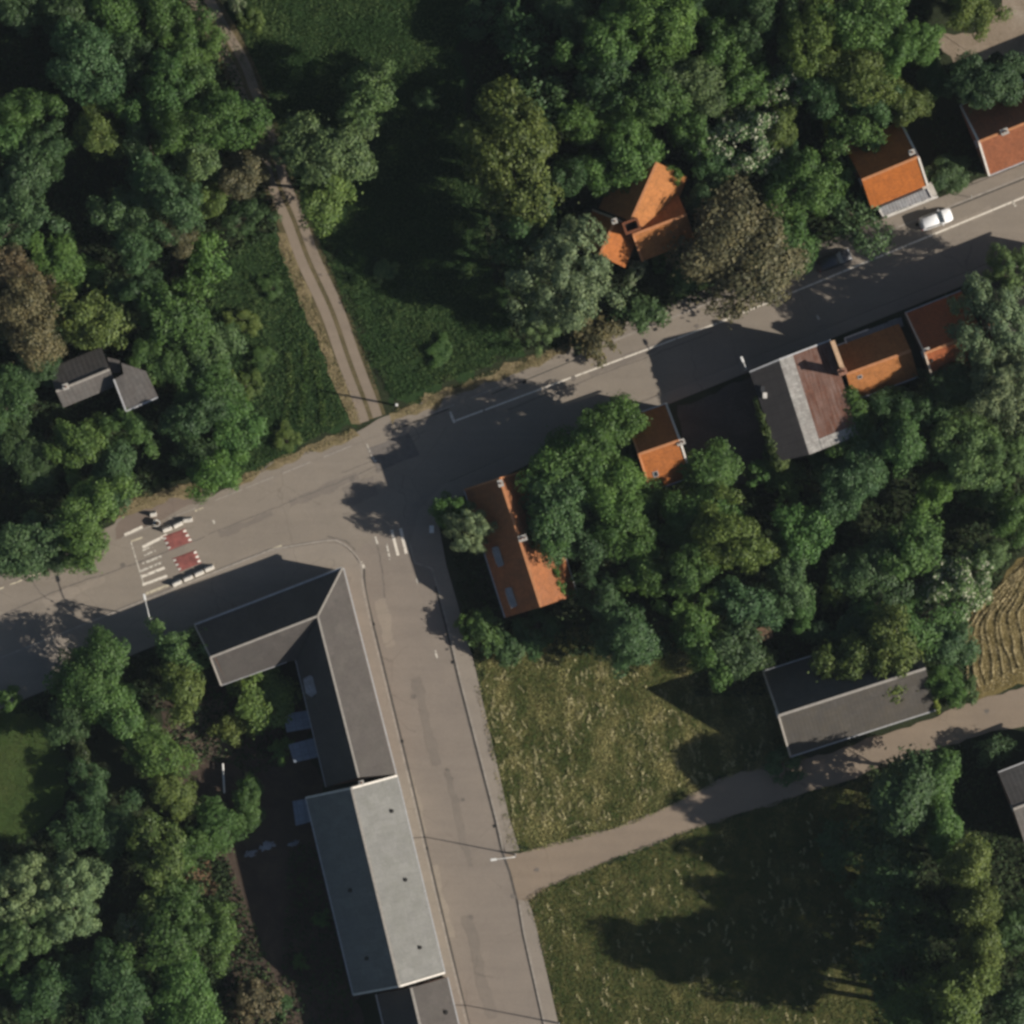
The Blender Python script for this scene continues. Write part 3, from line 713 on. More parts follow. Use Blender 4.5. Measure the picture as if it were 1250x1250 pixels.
for k in range(8):
    q = q0.lerp(q1, (k + .5) / 8)
    if k == 4: h.door(q, Ud, Vd, m='wood')
    else: h.window(q + Vector((0, 0, 1.6)), Ud, Vd)
    h.window(q + Vector((0, 0, 3.7)), Ud, Vd, .9, 1.0)
def flat_annex(h, q, z, m='blue_grey', name='flat_roof', wall='brick'):
    pts = [P(x, y, z) for x, y in q]; c = sum(pts, Vector()) / len(pts)
    h.roof_faces([pts], M[m], .18, name)
    h.prism('annex_wall', [tuple(c + (p - c) * .95 - Vector((0, 0, .2))) for p in pts], 0, M[wall])
flat_annex(h, [(346, 872), (377, 867), (383, 888), (350, 894)], 2.9); flat_annex(h, [(352, 909), (386, 900), (389, 924), (359, 931)], 2.7)
pts = [P(x, y, 7.0) for x, y in ((370, 829), (378, 824), (386, 829), (387, 846), (380, 851), (373, 846))]
h.roof_faces([pts], M['tin'], .14, 'dormer_roof')
h.prism('dormer', [tuple(p * 1.0 - Vector((0, 0, .16))) for p in pts], 5.4, M['render_wall'])

# --- long hall with the pale roof
h = House('long_hall', 'long hall with pale cement eastern roof slope beside the side road', 'hall', (455, 1085))
d = gabled(h, (429, 961), (488, 1205), 10.0, 5.5, 5.8, 4.6, 4.6, 'cement', 'render_wall', None, ridge='ridge_pale', openings=(6, 5), verges=['0verge_white', '1verge_white'])
for x, y, f in ((483, 989, .72), (495, 1074, .66), (515, 1156, .62)):
    p = d['slope'](1, (P(x, y, 7) - d['pt'](0, 0, 7)).dot(d['U']), f); h.vent(p)
for x, y, f in ((422, 1088, .55), (442, 1171, .55)):
    p = d['slope'](-1, (P(x, y, 7) - d['pt'](0, 0, 7)).dot(d['U']), f); h.vent(p)
h.chimney(P(441, 955.5, 10), 8.6, 10.0, .5, .4, R(14), 'render_wall', 1)
flat_annex(h, [(357, 978), (374, 975), (379, 1003), (361, 1008)], 2.7)
# --- the next house down the side road
h = House('brown_roof_house', 'house with brown-grey roof adjoining the south end of the long hall', 'house', (540, 1260))
d = gabled(h, (502, 1206), (548, 1400), 8.8, 4.4, 4.4, 4.4, 4.4, 'slate', 'brick', None, ridge='ridge_pale', openings=(6, 5))
p = d['slope'](1, 4.0, .75); h.vent(p, .2)

# --- long cottage beside the junction
h = House('long_cottage', 'long red-tiled cottage with two dormers east of the junction crossing', 'house', (630, 660))
d = gabled(h, (610, 583), (660.5, 741), 8.7, 4.6, 4.5, 3.5, 3.4, 'orange_worn', 'brick', None, openings=(5, 6), verges=['0ridge_orange'])
ang = math.atan2(d['U'].y, d['U'].x)
h.chimney(P(638, 657, 9), 7.6, 9.4, .9, .6, ang + R(90), 'brick', 2); h.chimney(P(611, 590, 9), 7.6, 9.0, .7, .5, ang)
for x, y in ((609, 679), (625, 729)):
    q = P(x, y, 5.6); u = (q - d['pt'](0, 0, 0)).dot(d['U']); vv = -2.9
    pts = [d['pt'](u - 1.25, vv - .62, 5.6), d['pt'](u + 1.25, vv - .62, 5.6), d['pt'](u + 1.25, vv + .05, 5.7), d['pt'](u - 1.25, vv + .05, 5.7)]
    dm = h.roof_faces([pts], M['tin'], .12, 'dormer_roof')
    bm = bmesh.new(); box(bm, d['pt'](u, vv - .05, 4.85), (2.3, .95, 1.35), (d['U'], d['V'], Vector((0, 0, 1)))); obj('dormer', bm, M['render_wall'], h.root)
    h.window(d['pt'](u, vv - .53, 5.0), d['U'], -d['V'], 1.5, .7)

# --- small house
h = House('small_house', 'small orange-tiled house half hidden by trees with lone white gable edge', 'house', (803, 545))
d = gabled(h, (779, 555), (831, 537), 10.2, 4.7, 4.6, 4.8, 4.9, 'orange', 'brick', None, verges=['1verge_white', '0ridge_orange'], openings=(2, 2))
h.chimney(P(831, 540, 9.5), 7.8, 10.0, .85, .55, R(20), 'brick', 2)
h.rooflight(d['slope'](-1, 1.3, .62), d['U'], d['down'](-1), .55, .9)

# --- old workshop: rusty low roof with felt half
h = House('rusty_workshop', 'old low-pitched workshop with rusted iron, lichen band and dark felt roof', 'workshop', (975, 490))
zr, zw, zE = 8.0, 7.2, 6.9
r0, r1 = P(951, 439, zr), P(988, 555, zr)
w0, w1 = P(915, 454, zw), P(952, 563, zw); e0, e1 = P(1014, 415, zE), P(1048, 531, zE)
f0, f1 = r0.lerp(e0, .26), r1.lerp(e1, .26)
h.roof_faces([[r1, r0, w0, w1]], M['felt']); h.roof_faces([[r0, r1, f1, f0]], M['lichen']); 
h.roof_faces([[f0, f1, e1, e0]], M['rust'])
g0, g1 = f1.lerp(f0, .11), e1.lerp(e0, .11)
up = Vector((0, 0, .05))
h.roof_faces([[f1 + up, e1 + up, g1 + up, g0 + up]], M['lichen'], .1)
h.prism('wall', [(w0.x + .25, w0.y - .1, zw - .18), (r0.x, r0.y - .2, zr - .25), (e0.x - .2, e0.y - .2, zE - .2), (e1.x - .2, e1.y + .2, zE - .2), (r1.x, r1.y + .2, zr - .25), (w1.x + .25, w1.y + .2, zw - .18)], 0, M['dark_wall'])
h.strip('gutter', [(w0, r0), (r0, e0)], .2, .16, M['gutter'], up=.06)
h.strip('gutter', [(w0, w1)], .14, .12, M['soot'], up=-.1)
pa, pb = P(1016, 416, 8.3), P(1028.5, 450, 8.3)
bm = bmesh.new(); bar(bm, pa - Vector((0, 0, .9)), pb - Vector((0, 0, .9)), .42, 1.8); fw = obj('fire_wall', bm, M['brick'], h.root)
bm = bmesh.new(); bar(bm, pa + Vector((0, 0, .05)), pb + Vector((0, 0, .05)), .55, .1); obj('coping', bm, mat_plain('clay_coping', (.55, .36, .22), .85), fw)
h.chimney(P(1028, 454, 9), 6.5, 10.2, .9, .7, R(20), 'dark_wall', 2, 'brick')
for k, t in enumerate((.22, .29)):
    q = w0.lerp(w1, t); c = q.lerp(r0.lerp(r1, t), .22)
    bm = bmesh.new(); box(bm, c + Vector((0, 0, .18)), (.5, .7, .5)); obj('roof_vent', bm, M['plastic_black'] if k == 0 else M['verge_white'], h.root)
Ux = (e0 - w0); Ux.z = 0; Ux.normalize(); Vx = Vector((-Ux.y, Ux.x, 0))
q0 = Vector((w0.x + .25, w0.y - .1, 0)); q1 = Vector((r0.x, r0.y - .2, 0)); q2 = Vector((e0.x - .2, e0.y - .2, 0))
for a_, b_, n in ((q0, q1, 2), (q1, q2, 3)):
    ux = (b_ - a_).normalized(); vx = Vector((-ux.y, ux.x, 0))
    for k in range(n):
        q = a_.lerp(b_, (k + .5) / n)
        if k == 1 and n == 3: h.door(q, ux, vx, 1.6, 2.4, 'wood')
        else: h.window(q + Vector((0, 0, 1.7)), ux, vx)
        h.window(q + Vector((0, 0, 4.8)), ux, vx)

# --- low terrace cottage with the lean-to front
h = House('terrace_cottage', 'low orange terrace cottage squeezed between the rusty workshop and taller red house', 'house', (1075, 435))
d = gabled(h, (1033, 457), (1112, 428), 7.8, 3.6, 3.2, 3.7, 4.0, 'orange_pale', 'brick', None, openings=(0, 3))
h.rooflight(d['slope'](-1, 1.5, .25), d['U'], d['down'](-1), .5, .5)
pts = [P(x, y, 3.7) for x, y in ((1031, 413), (1100, 387), (1103, 398), (1036, 426))]
h.roof_faces([pts], M['cement_dark'], .2, 'flat_roof'); c = sum(pts, Vector()) / 4
h.prism('annex_wall', [tuple(c + (p - c) * .97 - Vector((0, 0, .22))) for p in pts], 0, M['render_wall'])
h.strip('gutter', [(pts[0], pts[0].lerp(pts[1], .42)), (pts[0], pts[3])], .16, .12, M['verge_white'], up=.04)
n0, n1 = pts[0], pts[1]; ux = (n1 - n0).normalized(); vx = Vector((-ux.y, ux.x, 0))
for k in range(4):
    q = n0.lerp(n1, (k + .5) / 4) - vx * .12; q.z = 0
    if k == 2: h.door(q, ux, vx)
    else: h.window(q + Vector((0, 0, 1.6)), ux, vx)
# --- taller red house at the end
h = House('red_house', 'taller red-tiled house beside the big willow, orange only at its rear edge', 'house', (1150, 410))
d = gabled(h, (1128, 432), (1198, 404), 10.6, 5.4, 3.6, 4.6, 6.2, 'red_brown', 'brick', None, openings=(3, 3), verges=['0verge_pale'])
h.chimney(P(1131, 428, 10), 8.6, 10.4, .7, .5, R(20), 'render_wall')
h.vent(d['slope'](-1, .6, .3), .15)
h = House('willow_house', 'house whose pale front gutter just shows beyond the big willow', 'house', (1240, 370))
gabled(h, (1205, 398), (1330, 348), 9.4, 5.2, 4.5, 5.6, 5.0, 'slate', 'brick', openings=(4, 4), gut_m='verge_white')

# --- orange house with the shop-front canopy by the white car
h = House('canopy_house', 'bright orange-tiled house with grey corrugated strip facing the white car', 'house', (1100, 205))
d = gabled(h, (1052, 220), (1122, 191), 9.9, 5.0, 3.5, 4.1, 5.8, 'orange_vivid', 'brick', None, openings=(2, 0), verges=['1verge_white'], gutters=False)
h.chimney(P(1113, 186, 9.6), 8.0, 10.0, .6, .5, R(22), 'brick')
pts = [P(x, y, 4.7) for x, y in ((1072, 254), (1132, 229.5), (1138, 241), (1078, 264))]
h.roof_faces([pts], M['tin'], .14, 'canopy_roof')
h.strip('canopy_frame', [(pts[0], pts[3]), (pts[1], pts[2])], .2, .2, M['verge_white'], up=.08)
g0, g1 = P(1079, 266, 4.3), P(1145, 240, 4.3)
h.strip('gutter', [(g0, g1)], .26, .2, M['verge_white'], up=0)
c = sum(pts, Vector()) / 4
q = [P(x, y, 4.2) for x, y in ((1072, 250), (1137, 222), (1144, 237.5), (1079, 264))]
h.prism('shopfront_wall', [tuple(p) for p in q], 0, M['render_wall'])
ux = (q[2] - q[3]); ux.z = 0; ux.normalize(); vx = Vector((ux.y, -ux.x, 0))
for k in range(4):
    p = q[3].lerp(q[2], (k + .5) / 4); p.z = 0
    if k == 1: h.door(p, ux, vx)
    else: h.window(p + Vector((0, 0, 1.6)), ux, vx, 1.2, 1.5)
# --- terracotta house at the edge
h = House('terracotta_house', 'terracotta-roofed house with white verge near the road sign post', 'house', (1250, 160))
d = gabled(h, (1194, 173.5), (1330, 119), 9.4, 5.0, 4.1, 3.6, 4.6, 'terracotta', 'brick', openings=(4, 5), verges=['0verge_white'])
h.chimney(P(1226, 161, 9.2), 7.4, 9.6, .8, .6, R(22), 'render_wall', 2)

h = House('yard_house', 'house beyond the sandy yard whose shadow falls across it', 'house', (1330, 80))
gabled(h, (1300, 112), (1400, 72), 9.0, 4.6, 4.6, 4.2, 4.2, 'terracotta', 'brick', openings=(3, 3))
# --- orange cottage in the wood
h = House('cross_gabled_cottage', 'orange cross-gabled cottage standing in the wood by a grey-green willow', 'house', (785, 270))
d = gabled(h, (802, 198), (770, 270), 8.2, 4.2, 4.2, 4.2, 4.2, 'orange_pale', 'brick', None, openings=(3, 3), gutters=False)
d2 = gabled(h, (752, 266), (732, 312), 7.4, 3.4, 3.0, 4.2, 4.0, 'orange', 'brick', None, openings=(0, 2), verges=['0verge_pale'], gutters=False)
d3 = gabled(h, (772, 287), (838, 262), 7.0, 3.0, 3.3, 4.4, 4.0, 'orange_pale', 'brick', None, openings=(0, 0), verges=['0ridge_orange'], gutters=False)
bm = bmesh.new(); c = P(771, 276, 8.4)
X = Vector((math.cos(R(20)), math.sin(R(20)), 0)); Y = Vector((-X.y, X.x, 0)); Z = Vector((0, 0, 1))
for dx, dy, sx, sy in ((0, .62, 2.0, .26), (0, -.62, 2.0, .26), (-.87, 0, .26, .98), (.87, 0, .26, .98)):
    box(bm, c + X * dx + Y * dy - Z * .8, (sx, sy, 2.0), (X, Y, Z))
o = obj('chimney', bm, M['terracotta'], h.root); bm = bmesh.new(); box(bm, c - Z * .7, (1.45, .95, .1), (X, Y, Z)); obj('flue', bm, M['soot'], o)
h.chimney(P(750, 270, 8.6), 6.6, 8.8, .55, .5, R(20), 'render_wall')

# --- shed in the trees
h = House('grey_shed', 'grey sheet-roofed shed with a square flat-topped annex deep in the trees', 'shed', (125, 470))
d = gabled(h, (68.5, 478), (134, 451), 4.4, 3.0, 2.1, 2.4, 3.0, 'shed', 'wood', openings=(2, 2), ridge='ridge_pale', gutters=False)
pts = [P(139, 463, 4.6), P(151, 456.5, 4.65), P(148, 443, 4.7), P(178, 453, 4.4), P(193, 485, 4.1), P(154, 502, 4.2)]
h.roof_faces([pts], M['shed'], .18, 'flat_roof'); c = sum(pts, Vector()) / 6
h.prism('annex_wall', [tuple(c + (p - c) * .96 - Vector((0, 0, .22))) for p in pts], 0, M['wood'])
h.strip('edge_trim', [(pts[0], pts[5]), (pts[5], pts[4])], .2, .16, M['gutter'], up=.04)
h.chimney(P(80, 472, 5), 3.6, 4.7, .6, .6, R(20), 'brick', 1)
o = House('scrap_lean_to', 'small broken grey lean-to roof between shed ridge and square annex', 'lean-to', (135, 448))
for i, q in enumerate((((118, 446), (138, 440), (142, 446), (121, 453)), ((131, 436), (146, 440), (147, 455), (136, 455)))):
    ps = [P(x, y, 2.9 + .3 * i + .1 * k) for k, (x, y) in enumerate(q)]
    o.roof_faces([ps], M['shed'], .1)
    cc = sum(ps, Vector()) / 4; o.prism('wall', [tuple(cc + (p - cc) * .9 - Vector((0, 0, .14))) for p in ps], 0, M['wood'])

# --- long barn on the lane
h = House('long_barn', 'long weathered grey barn standing along the gravel lane', 'barn', (1040, 875))
d = gabled(h, (949.5, 874), (1130, 816), 9.2, 5.4, 5.35, 2.9, 3.1, 'barn', 'dark_wall', openings=(0, 4), ridge='ridge_pale', gut_m='gutter', verges=['0ridge_pale'])
bm = bmesh.new(); q = [d['pt'](u, -5.08, 0) for u in (11.0, 14.4)]; bar(bm, q[0] + Vector((0, 0, 1.4)) - d['V'] * .06, q[1] + Vector((0, 0, 1.4)) - d['V'] * .06, .1, 2.8); obj('barn_door', bm, M['wood'], h.root)
h = House('edge_house', 'partly seen house with pale ridge at the photo edge below the gravel lane', 'house', (1245, 980))
gabled(h, (1237, 988), (1340, 948), 8.2, 4.6, 4.6, 5.6, 4.0, 'shed', 'brick', None, openings=(3, 3), ridge='ridge_pale')
h = House('brick_outhouse', 'tiny brick outhouse tucked under trees just above the long barn', 'outhouse', (934, 775))
ps = [P(x, y, 2.6) for x, y in ((922, 768), (940, 762), (944, 778), (926, 785))]
h.roof_faces([ps], mat_roof('mossy_tiles', (.17, .105, .065), dirt=(.08, .07, .04)), .12); cc = sum(ps, Vector()) / 4
h.prism('wall', [tuple(cc + (p - cc) * .92 - Vector((0, 0, .16))) for p in ps], 0, M['brick'])
# ------------------------------------------------------------------ vehicles
def car(label, px, py, ang_px, paint, L=4.1, W=1.72, group='cars parked along the kerb'):
    """hatchback facing +X"""
    root = thing('parked_car', label, 'car', P(px, py, 0.055) , group)
    ORG[root] = Vector((0, 0, 0))                 # parts are written in the car's own axes
    root.rotation_euler = (0, 0, ang_px)
    h = L / 2
    def loft(st, name, mat, parent=root, seg=None):
        bm = bmesh.new(); rings = []
        for x, hw, z0, z1, r in st:
            ring = []
            for (y, z) in ((-hw * .92, z0), (-hw, z0 + r), (-hw, z1 - r * 1.3), (-hw + r * .9, z1), (0, z1 + r * .28), (hw - r * .9, z1), (hw, z1 - r * 1.3), (hw, z0 + r), (hw * .92, z0)):
                ring.append(bm.verts.new((x, y, z)))
            rings.append(ring)
        for a, b in zip(rings, rings[1:]):
            for k in range(9): bm.faces.new((a[k], a[(k + 1) % 9], b[(k + 1) % 9], b[k]))
        bm.faces.new(rings[0][::-1]); bm.faces.new(rings[-1])
        return obj(name, bm, mat, parent, True)
    w = W / 2
    body = loft([(-h, w * .82, .42, .80, .1), (-h + .12, w * .93, .30, .93, .12), (-h + .6, w, .24, .97, .12), (0, w, .22, .97, .12), (h - 1.1, w, .22, .94, .12),
          (h - .45, w * .97, .26, .84, .12), (h - .1, w * .86, .32, .70, .12), (h, w * .74, .40, .60, .08)], 'body', paint)
    loft([(-h + .12, w * .72, .9, 1.22, .08), (-h + .42, w * .76, .9, 1.45, .1), (-.3, w * .78, .9, 1.50, .1), (h - 1.95, w * .77, .9, 1.46, .1), (h - 1.70, w * .76, .9, 1.36, .09)], 'cabin', paint)
    # glass: windscreen, back window, side windows
    def pane(q, name):
        bm = bmesh.new(); v = [bm.verts.new(p) for p in q]; f = bm.faces.new(v)
        r = bmesh.ops.extrude_face_region(bm, geom=[f]); n = f.normal.copy(); f.normal_update(); n = f.normal
        for e in r['geom']:
            if isinstance(e, bmesh.types.BMVert): e.co += Vector(n) * -.02
        obj(name, bm, M['glass'], root)
    xf, xs = h - 1.12, h - 1.74
    pane([(xs, -w * .70, 1.475), (xs, w * .70, 1.475), (xf, w * .86, .985), (xf, -w * .86, .985)], 'windscreen')
    pane([(-h + .36, w * .66, 1.45), (-h + .36, -w * .66, 1.45), (-h + .05, -w * .78, 1.0), (-h + .05, w * .78, 1.0)], 'back_window')
    for sg in (-1, 1):
        for xa, xb in ((-h + .55, -.28), (-.2, h - 1.72)):
            pane([(xa, sg * w * .90, 1.0), (xb + (.35 if xb > 0 else 0), sg * w * .90, 1.0), (xb, sg * w * .79, 1.40), (xa + .1, sg * w * .79, 1.40)], 'side_window')
        bm = bmesh.new(); box(bm, Vector((h - 1.45, sg * (w + .09), 1.0)), (.14, .2, .13)); bmesh.ops.bevel(bm, geom=bm.edges[:], offset=.03, segments=2, affect='EDGES'); obj('mirror', bm, paint, root)
        bm = bmesh.new(); box(bm, Vector((h - .16, sg * w * .62, .66)), (.2, .36, .13)); bmesh.ops.bevel(bm, geom=bm.edges[:], offset=.03, segments=2, affect='EDGES'); obj('headlight', bm, M['headlight'], root)
        bm = bmesh.new(); box(bm, Vector((-h + .06, sg * w * .76, .82)), (.12, .2, .26)); bmesh.ops.bevel(bm, geom=bm.edges[:], offset=.03, segments=2, affect='EDGES'); obj('taillight', bm, M['taillight'], root)
        for x in (-h + .75, h - .80):
            bm = bmesh.new(); tube(bm, [Vector((x, sg * (w - .22), .31)), Vector((x, sg * (w - .02), .31))], [.31, .31], 18); t = obj('wheel', bm, M['rubber'], root)
            bm = bmesh.new(); tube(bm, [Vector((x, sg * (w - .1), .31)), Vector((x, sg * (w + .005), .31))], [.2, .17], 12); obj('rim', bm, M['metal'], t)
    for x in (-h, h): 
        bm = bmesh.new(); box(bm, Vector((x * .995, 0, .46)), (.08, .5, .11)); obj('number_plate', bm, M['plate'], root)
    bm = bmesh.new(); box(bm, Vector((h - .03, 0, .36)), (.14, 1.1, .12)); obj('grille', bm, M['plastic_black'], root)
    return root
car('white hatchback parked in front of the orange house', 1142, 268, R(19.5), M['car_white'])
car('charcoal hatchback parked in tree shade west of the white car', 1018, 318, R(20.5), M['car_dark'], 4.3, 1.75)

# ------------------------------------------------------------------ street furniture
def lamp(label, base, tip, hgt, group='street lamps'):
    b = P(*base); root = thing('street_lamp', label, 'street lamp', (b.x, b.y, 0.1), group)
    bm = bmesh.new(); top = Vector((b.x, b.y, hgt)); tube(bm, [Vector((b.x, b.y, .05)), Vector((b.x, b.y, 1.2)), Vector((b.x, b.y, 1.25)), top], [.11, .11, .075, .055], 10); obj('pole', bm, M['metal'], root)
    t = P(*tip, hgt + .3); q = Vector((b.x, b.y, hgt)); bm = bmesh.new()
    tube(bm, [q - Vector((0, 0, .1)), q.lerp(t, .15) + Vector((0, 0, .12)), q.lerp(t, .5) + Vector((0, 0, .1)), t], [.055, .055, .05, .045], 8); obj('arm', bm, M['lamp_white'], root)
    d = (t - q); d.z = 0; d.normalize(); bm = bmesh.new(); box(bm, t + d * .25, (.75, .3, .14), (d, Vector((-d.y, d.x, 0)), Vector((0, 0, 1))))
    bmesh.ops.bevel(bm, geom=bm.edges[:], offset=.04, segments=2, affect='EDGES'); hd = obj('lamp_head', bm, M['lamp_white'], root)
    bm = bmesh.new(); box(bm, t + d * .25 - Vector((0, 0, .085)), (.55, .22, .05), (d, Vector((-d.y, d.x, 0)), Vector((0, 0, 1)))); obj('lens', bm, M['headlight'], hd)
lamp('street lamp with arm over the road at the worn zebra crossing', (186, 755), (177, 731), 6.2)
lamp('street lamp with pale arm at the mouth of the gravel lane', (629, 1043), (605, 1049), 6.4)
lamp('street lamp at the foot of the frame beside the side road', (682, 1249), (664, 1254), 6.6)
lamp('street lamp at the corner of the rusty workshop front', (909, 452), (907, 441), 6.6)
b = P(485, 495); root = thing('utility_pole', 'bare utility pole with white cap where the dirt track meets the road', 'pole', (b.x, b.y, 0))
bm = bmesh.new(); tube(bm, [Vector((b.x, b.y, 0)), Vector((b.x, b.y, 5.6))], [.14, .10], 10); obj('pole', bm, M['wood'], root)
bm = bmesh.new(); box(bm, Vector((b.x, b.y, 5.75)), (.32, .32, .3)); bmesh.ops.bevel(bm, geom=bm.edges[:], offset=.05, segments=2, affect='EDGES'); obj('lamp_cap', bm, M['lamp_white'], root)

JER = [(-.28, 0), (-.28, .1), (-.14, .32), (-.10, .82), (.10, .82), (.14, .32), (.28, .1), (.28, 0)]
def barrier(label, x, y, ang, L=1.15, group='pale concrete road barriers'):
    b = P(x, y, .4); root = thing('road_barrier', label, 'barrier', (b.x, b.y, .055), group); ORG[root] = Vector((0, 0, 0)); root.rotation_euler = (0, 0, ang)
    bm = bmesh.new(); v = [[bm.verts.new((sx * L / 2 * (1 if z < .5 else .97), y_ * 1.15, z)) for y_, z in JER] for sx in (-1, 1)]
    for k in range(8): bm.faces.new((v[0][k], v[0][(k + 1) % 8], v[1][(k + 1) % 8], v[1][k]))
    bm.faces.new(v[0][::-1]); bm.faces.new(v[1]); bmesh.ops.bevel(bm, geom=bm.edges[:], offset=.02, segments=1, affect='EDGES'); obj('block', bm, M['concrete'], root)
    for sx in (-.3, .3):
        bm = bmesh.new(); tube(bm, [Vector((sx * L, -.05, .81)), Vector((sx * L, -.05, .9)), Vector((sx * L, .05, .9)), Vector((sx * L, .05, .81))], .015, 6); obj('lifting_loop', bm, M['metal'], root)
names = ['westernmost concrete barrier in the row of four below the brighter red cushion', 'second concrete barrier from the west below the brighter red cushion', 'third concrete barrier from the west below the brighter red cushion', 'easternmost concrete barrier in the row of four below the brighter red cushion']
for (x, y, a), n in zip(((216, 711.5, 24), (229.5, 705.5, 23), (243, 699.5, 24), (255.5, 693.5, 23)), names): barrier(n, x, y, R(a))
names = ['westernmost concrete barrier in the row of three above the darker red cushion', 'middle concrete barrier in the row of three above the darker red cushion', 'skewed easternmost concrete barrier in the row above the darker red cushion']
for (x, y, a), n in zip(((204, 645.5, 21), (217, 640, 26), (229, 634.5, 7)), names): barrier(n, x, y, R(a))
barrier('small lone concrete barrier standing on the lay-by edge', 187, 627.5, R(10), .8)
b = P(192, 638.5); root = thing('planter_tub', 'pale round planter tub beside the upper row of barriers', 'planter', (b.x, b.y, .055)); bm = bmesh.new()
tube(bm, [Vector((b.x, b.y, .055)), Vector((b.x, b.y, .75)), Vector((b.x, b.y, .8))], [.38, .5, .52], 14, False); tube(bm, [Vector((b.x, b.y, .5)), Vector((b.x, b.y, .79))], [.40, .43], 14); obj('tub', bm, M['concrete'], root)
bm = bmesh.new(); bmesh.ops.create_uvsphere(bm, u_segments=10, v_segments=6, radius=.28); bmesh.ops.translate(bm, vec=Vector((b.x + .04, b.y - .05, .86)), verts=bm.verts); obj('soil', bm, M['dirt'], root)

def cushion(label, q, ):
    ps = [P(x, y) for x, y in q]; c = sum(ps, Vector()) / 4
    root = thing('speed_cushion', label, 'speed cushion', (c.x, c.y, .05), 'red speed cushions'); bm = bmesh.new()
    lo = [bm.verts.new((p.x, p.y, .056)) for p in ps]; hi = []
    for p in ps: r = c + (p - c) * .78; hi.append(bm.verts.new((r.x, r.y, .125)))
    bm.faces.new(hi)
    for k in range(4): bm.faces.new((lo[k], lo[(k + 1) % 4], hi[(k + 1) % 4], hi[k]))
    obj('hump', bm, M['red_paint'], root)
    for (a, d) in ((ps[0], ps[3]), (ps[1], ps[2])):
        for k in range(3):
            p = a.lerp(d, (k + .5) / 3); nrm = (c - (a + d) / 2).normalized(); al = (d - a).normalized()
            z = lambda f: .060 + .066 * min(1, f / .24)
            bm = bmesh.new(); o_ = p + nrm * .02
            hw = .17
            v = [o_ - al * hw, o_ + al * hw, o_ + nrm * .36 + al * hw * .55, o_ + nrm * .36 - al * hw * .55]
            W_ = (c - (a + d) / 2).length
            bm.faces.new([bm.verts.new((p_.x, p_.y, .064 + .07 * min(1, f / W_ / .22))) for p_, f in zip(v, (.02, .02, .38, .38))]); obj('white_mark', bm, M['white_paint'], root)
cushion('duller red speed cushion nearer the lay-by', [(198, 655), (226, 645), (235, 661), (206, 672)])
cushion('brighter red speed cushion nearer the slate house', [(210, 682), (239, 671), (246, 687), (219, 698)])

b = P(527, 646, 1); root = thing('utility_cabinet', 'small white utility cabinet on the shaded footway corner', 'cabinet', (b.x, b.y, .1)); bm = bmesh.new()
box(bm, Vector((b.x, b.y, .75)), (.45, .8, 1.3)); bmesh.ops.bevel(bm, geom=bm.edges[:], offset=.03, segments=2, affect='EDGES'); obj('body', bm, M['lamp_white'], root)
bm = bmesh.new(); box(bm, Vector((b.x, b.y, 1.44)), (.55, .9, .08)); obj('lid', bm, M['lamp_white'], root)
b = P(1185, 241); root = thing('road_sign', 'thin post sign on the footway beside the terracotta house', 'sign', (b.x, b.y, .1)); bm = bmesh.new()
tube(bm, [Vector((b.x, b.y, .05)), Vector((b.x, b.y, 2.6))], .035, 8); obj('post', bm, M['metal'], root)
bm = bmesh.new(); tube(bm, [Vector((b.x - .05, b.y, 2.3)), Vector((b.x - .03, b.y, 2.3))], [.3, .3], 18); obj('disc', bm, M['lamp_white'], root)
b = P(998, 387); root = thing('bollard', 'lone pale bollard standing in the shaded carriageway edge', 'bollard', (b.x, b.y, .05)); bm = bmesh.new()
tube(bm, [Vector((b.x, b.y, .05)), Vector((b.x, b.y, .7)), Vector((b.x, b.y, .8))], [.16, .14, .1], 12); obj('post', bm, M['concrete'], root)
a, c = P(272, 932, .6), P(274, 968, .6); root = thing('garden_rail', 'long white rail in the shaded yard behind the slate house', 'rail', (a.x, a.y, 0)); bm = bmesh.new()
tube(bm, [a + Vector((0, 0, .3)), c + Vector((0, 0, .3))], .11, 8); obj('rail', bm, M['lamp_white'], root)
for q in (a, c): bm = bmesh.new(); tube(bm, [Vector((q.x, q.y, 0)), Vector((q.x, q.y, .9))], .06, 8); obj('post', bm, M['wood'], root)
rr = random.Random(5)
def tarp(label, x, y, sx, sy, ang, seed):
    b = P(x, y, .3); root = thing('plastic_sheet', label, 'plastic sheet', (b.x, b.y, 0), 'torn plastic sheets in the yard'); r_ = random.Random(seed); bm = bmesh.new(); n = 9; g_ = {}
    X = Vector((math.cos(ang), math.sin(ang), 0)); Y = Vector((-X.y, X.x, 0))
    for i in range(n):
        for j in range(n):
            u, v = i / (n - 1) - .5, j / (n - 1) - .5; g_[i, j] = bm.verts.new(b + X * (u * sx + r_.uniform(-.12, .12)) + Y * (v * sy + r_.uniform(-.1, .1)) + Vector((0, 0, r_.uniform(-.1, .22))))
    for i in range(n - 1):
        for j in range(n - 1):
            if math.hypot(i - 3.5 + r_.uniform(-1.4, 1.4), j - 3.5 + r_.uniform(-1.4, 1.4)) < 4.1: bm.faces.new((g_[i, j], g_[i + 1, j], g_[i + 1, j + 1], g_[i, j + 1]))
    sol = bmesh.ops.solidify(bm, geom=bm.faces[:], thickness=.02); obj('sheet', bm, M['sheeting'], root)
tarp('large crumpled white plastic sheet lying in the shaded yard', 325, 1033, 2.0, 1.1, R(25), 1)
tarp('strip of white plastic sheet west of the large crumpled one', 306, 1042, 1.6, .7, R(10), 2)
tarp('small scrap of plastic sheet between the large one and the hall', 358, 1030, 1.5, .5, R(18), 3)

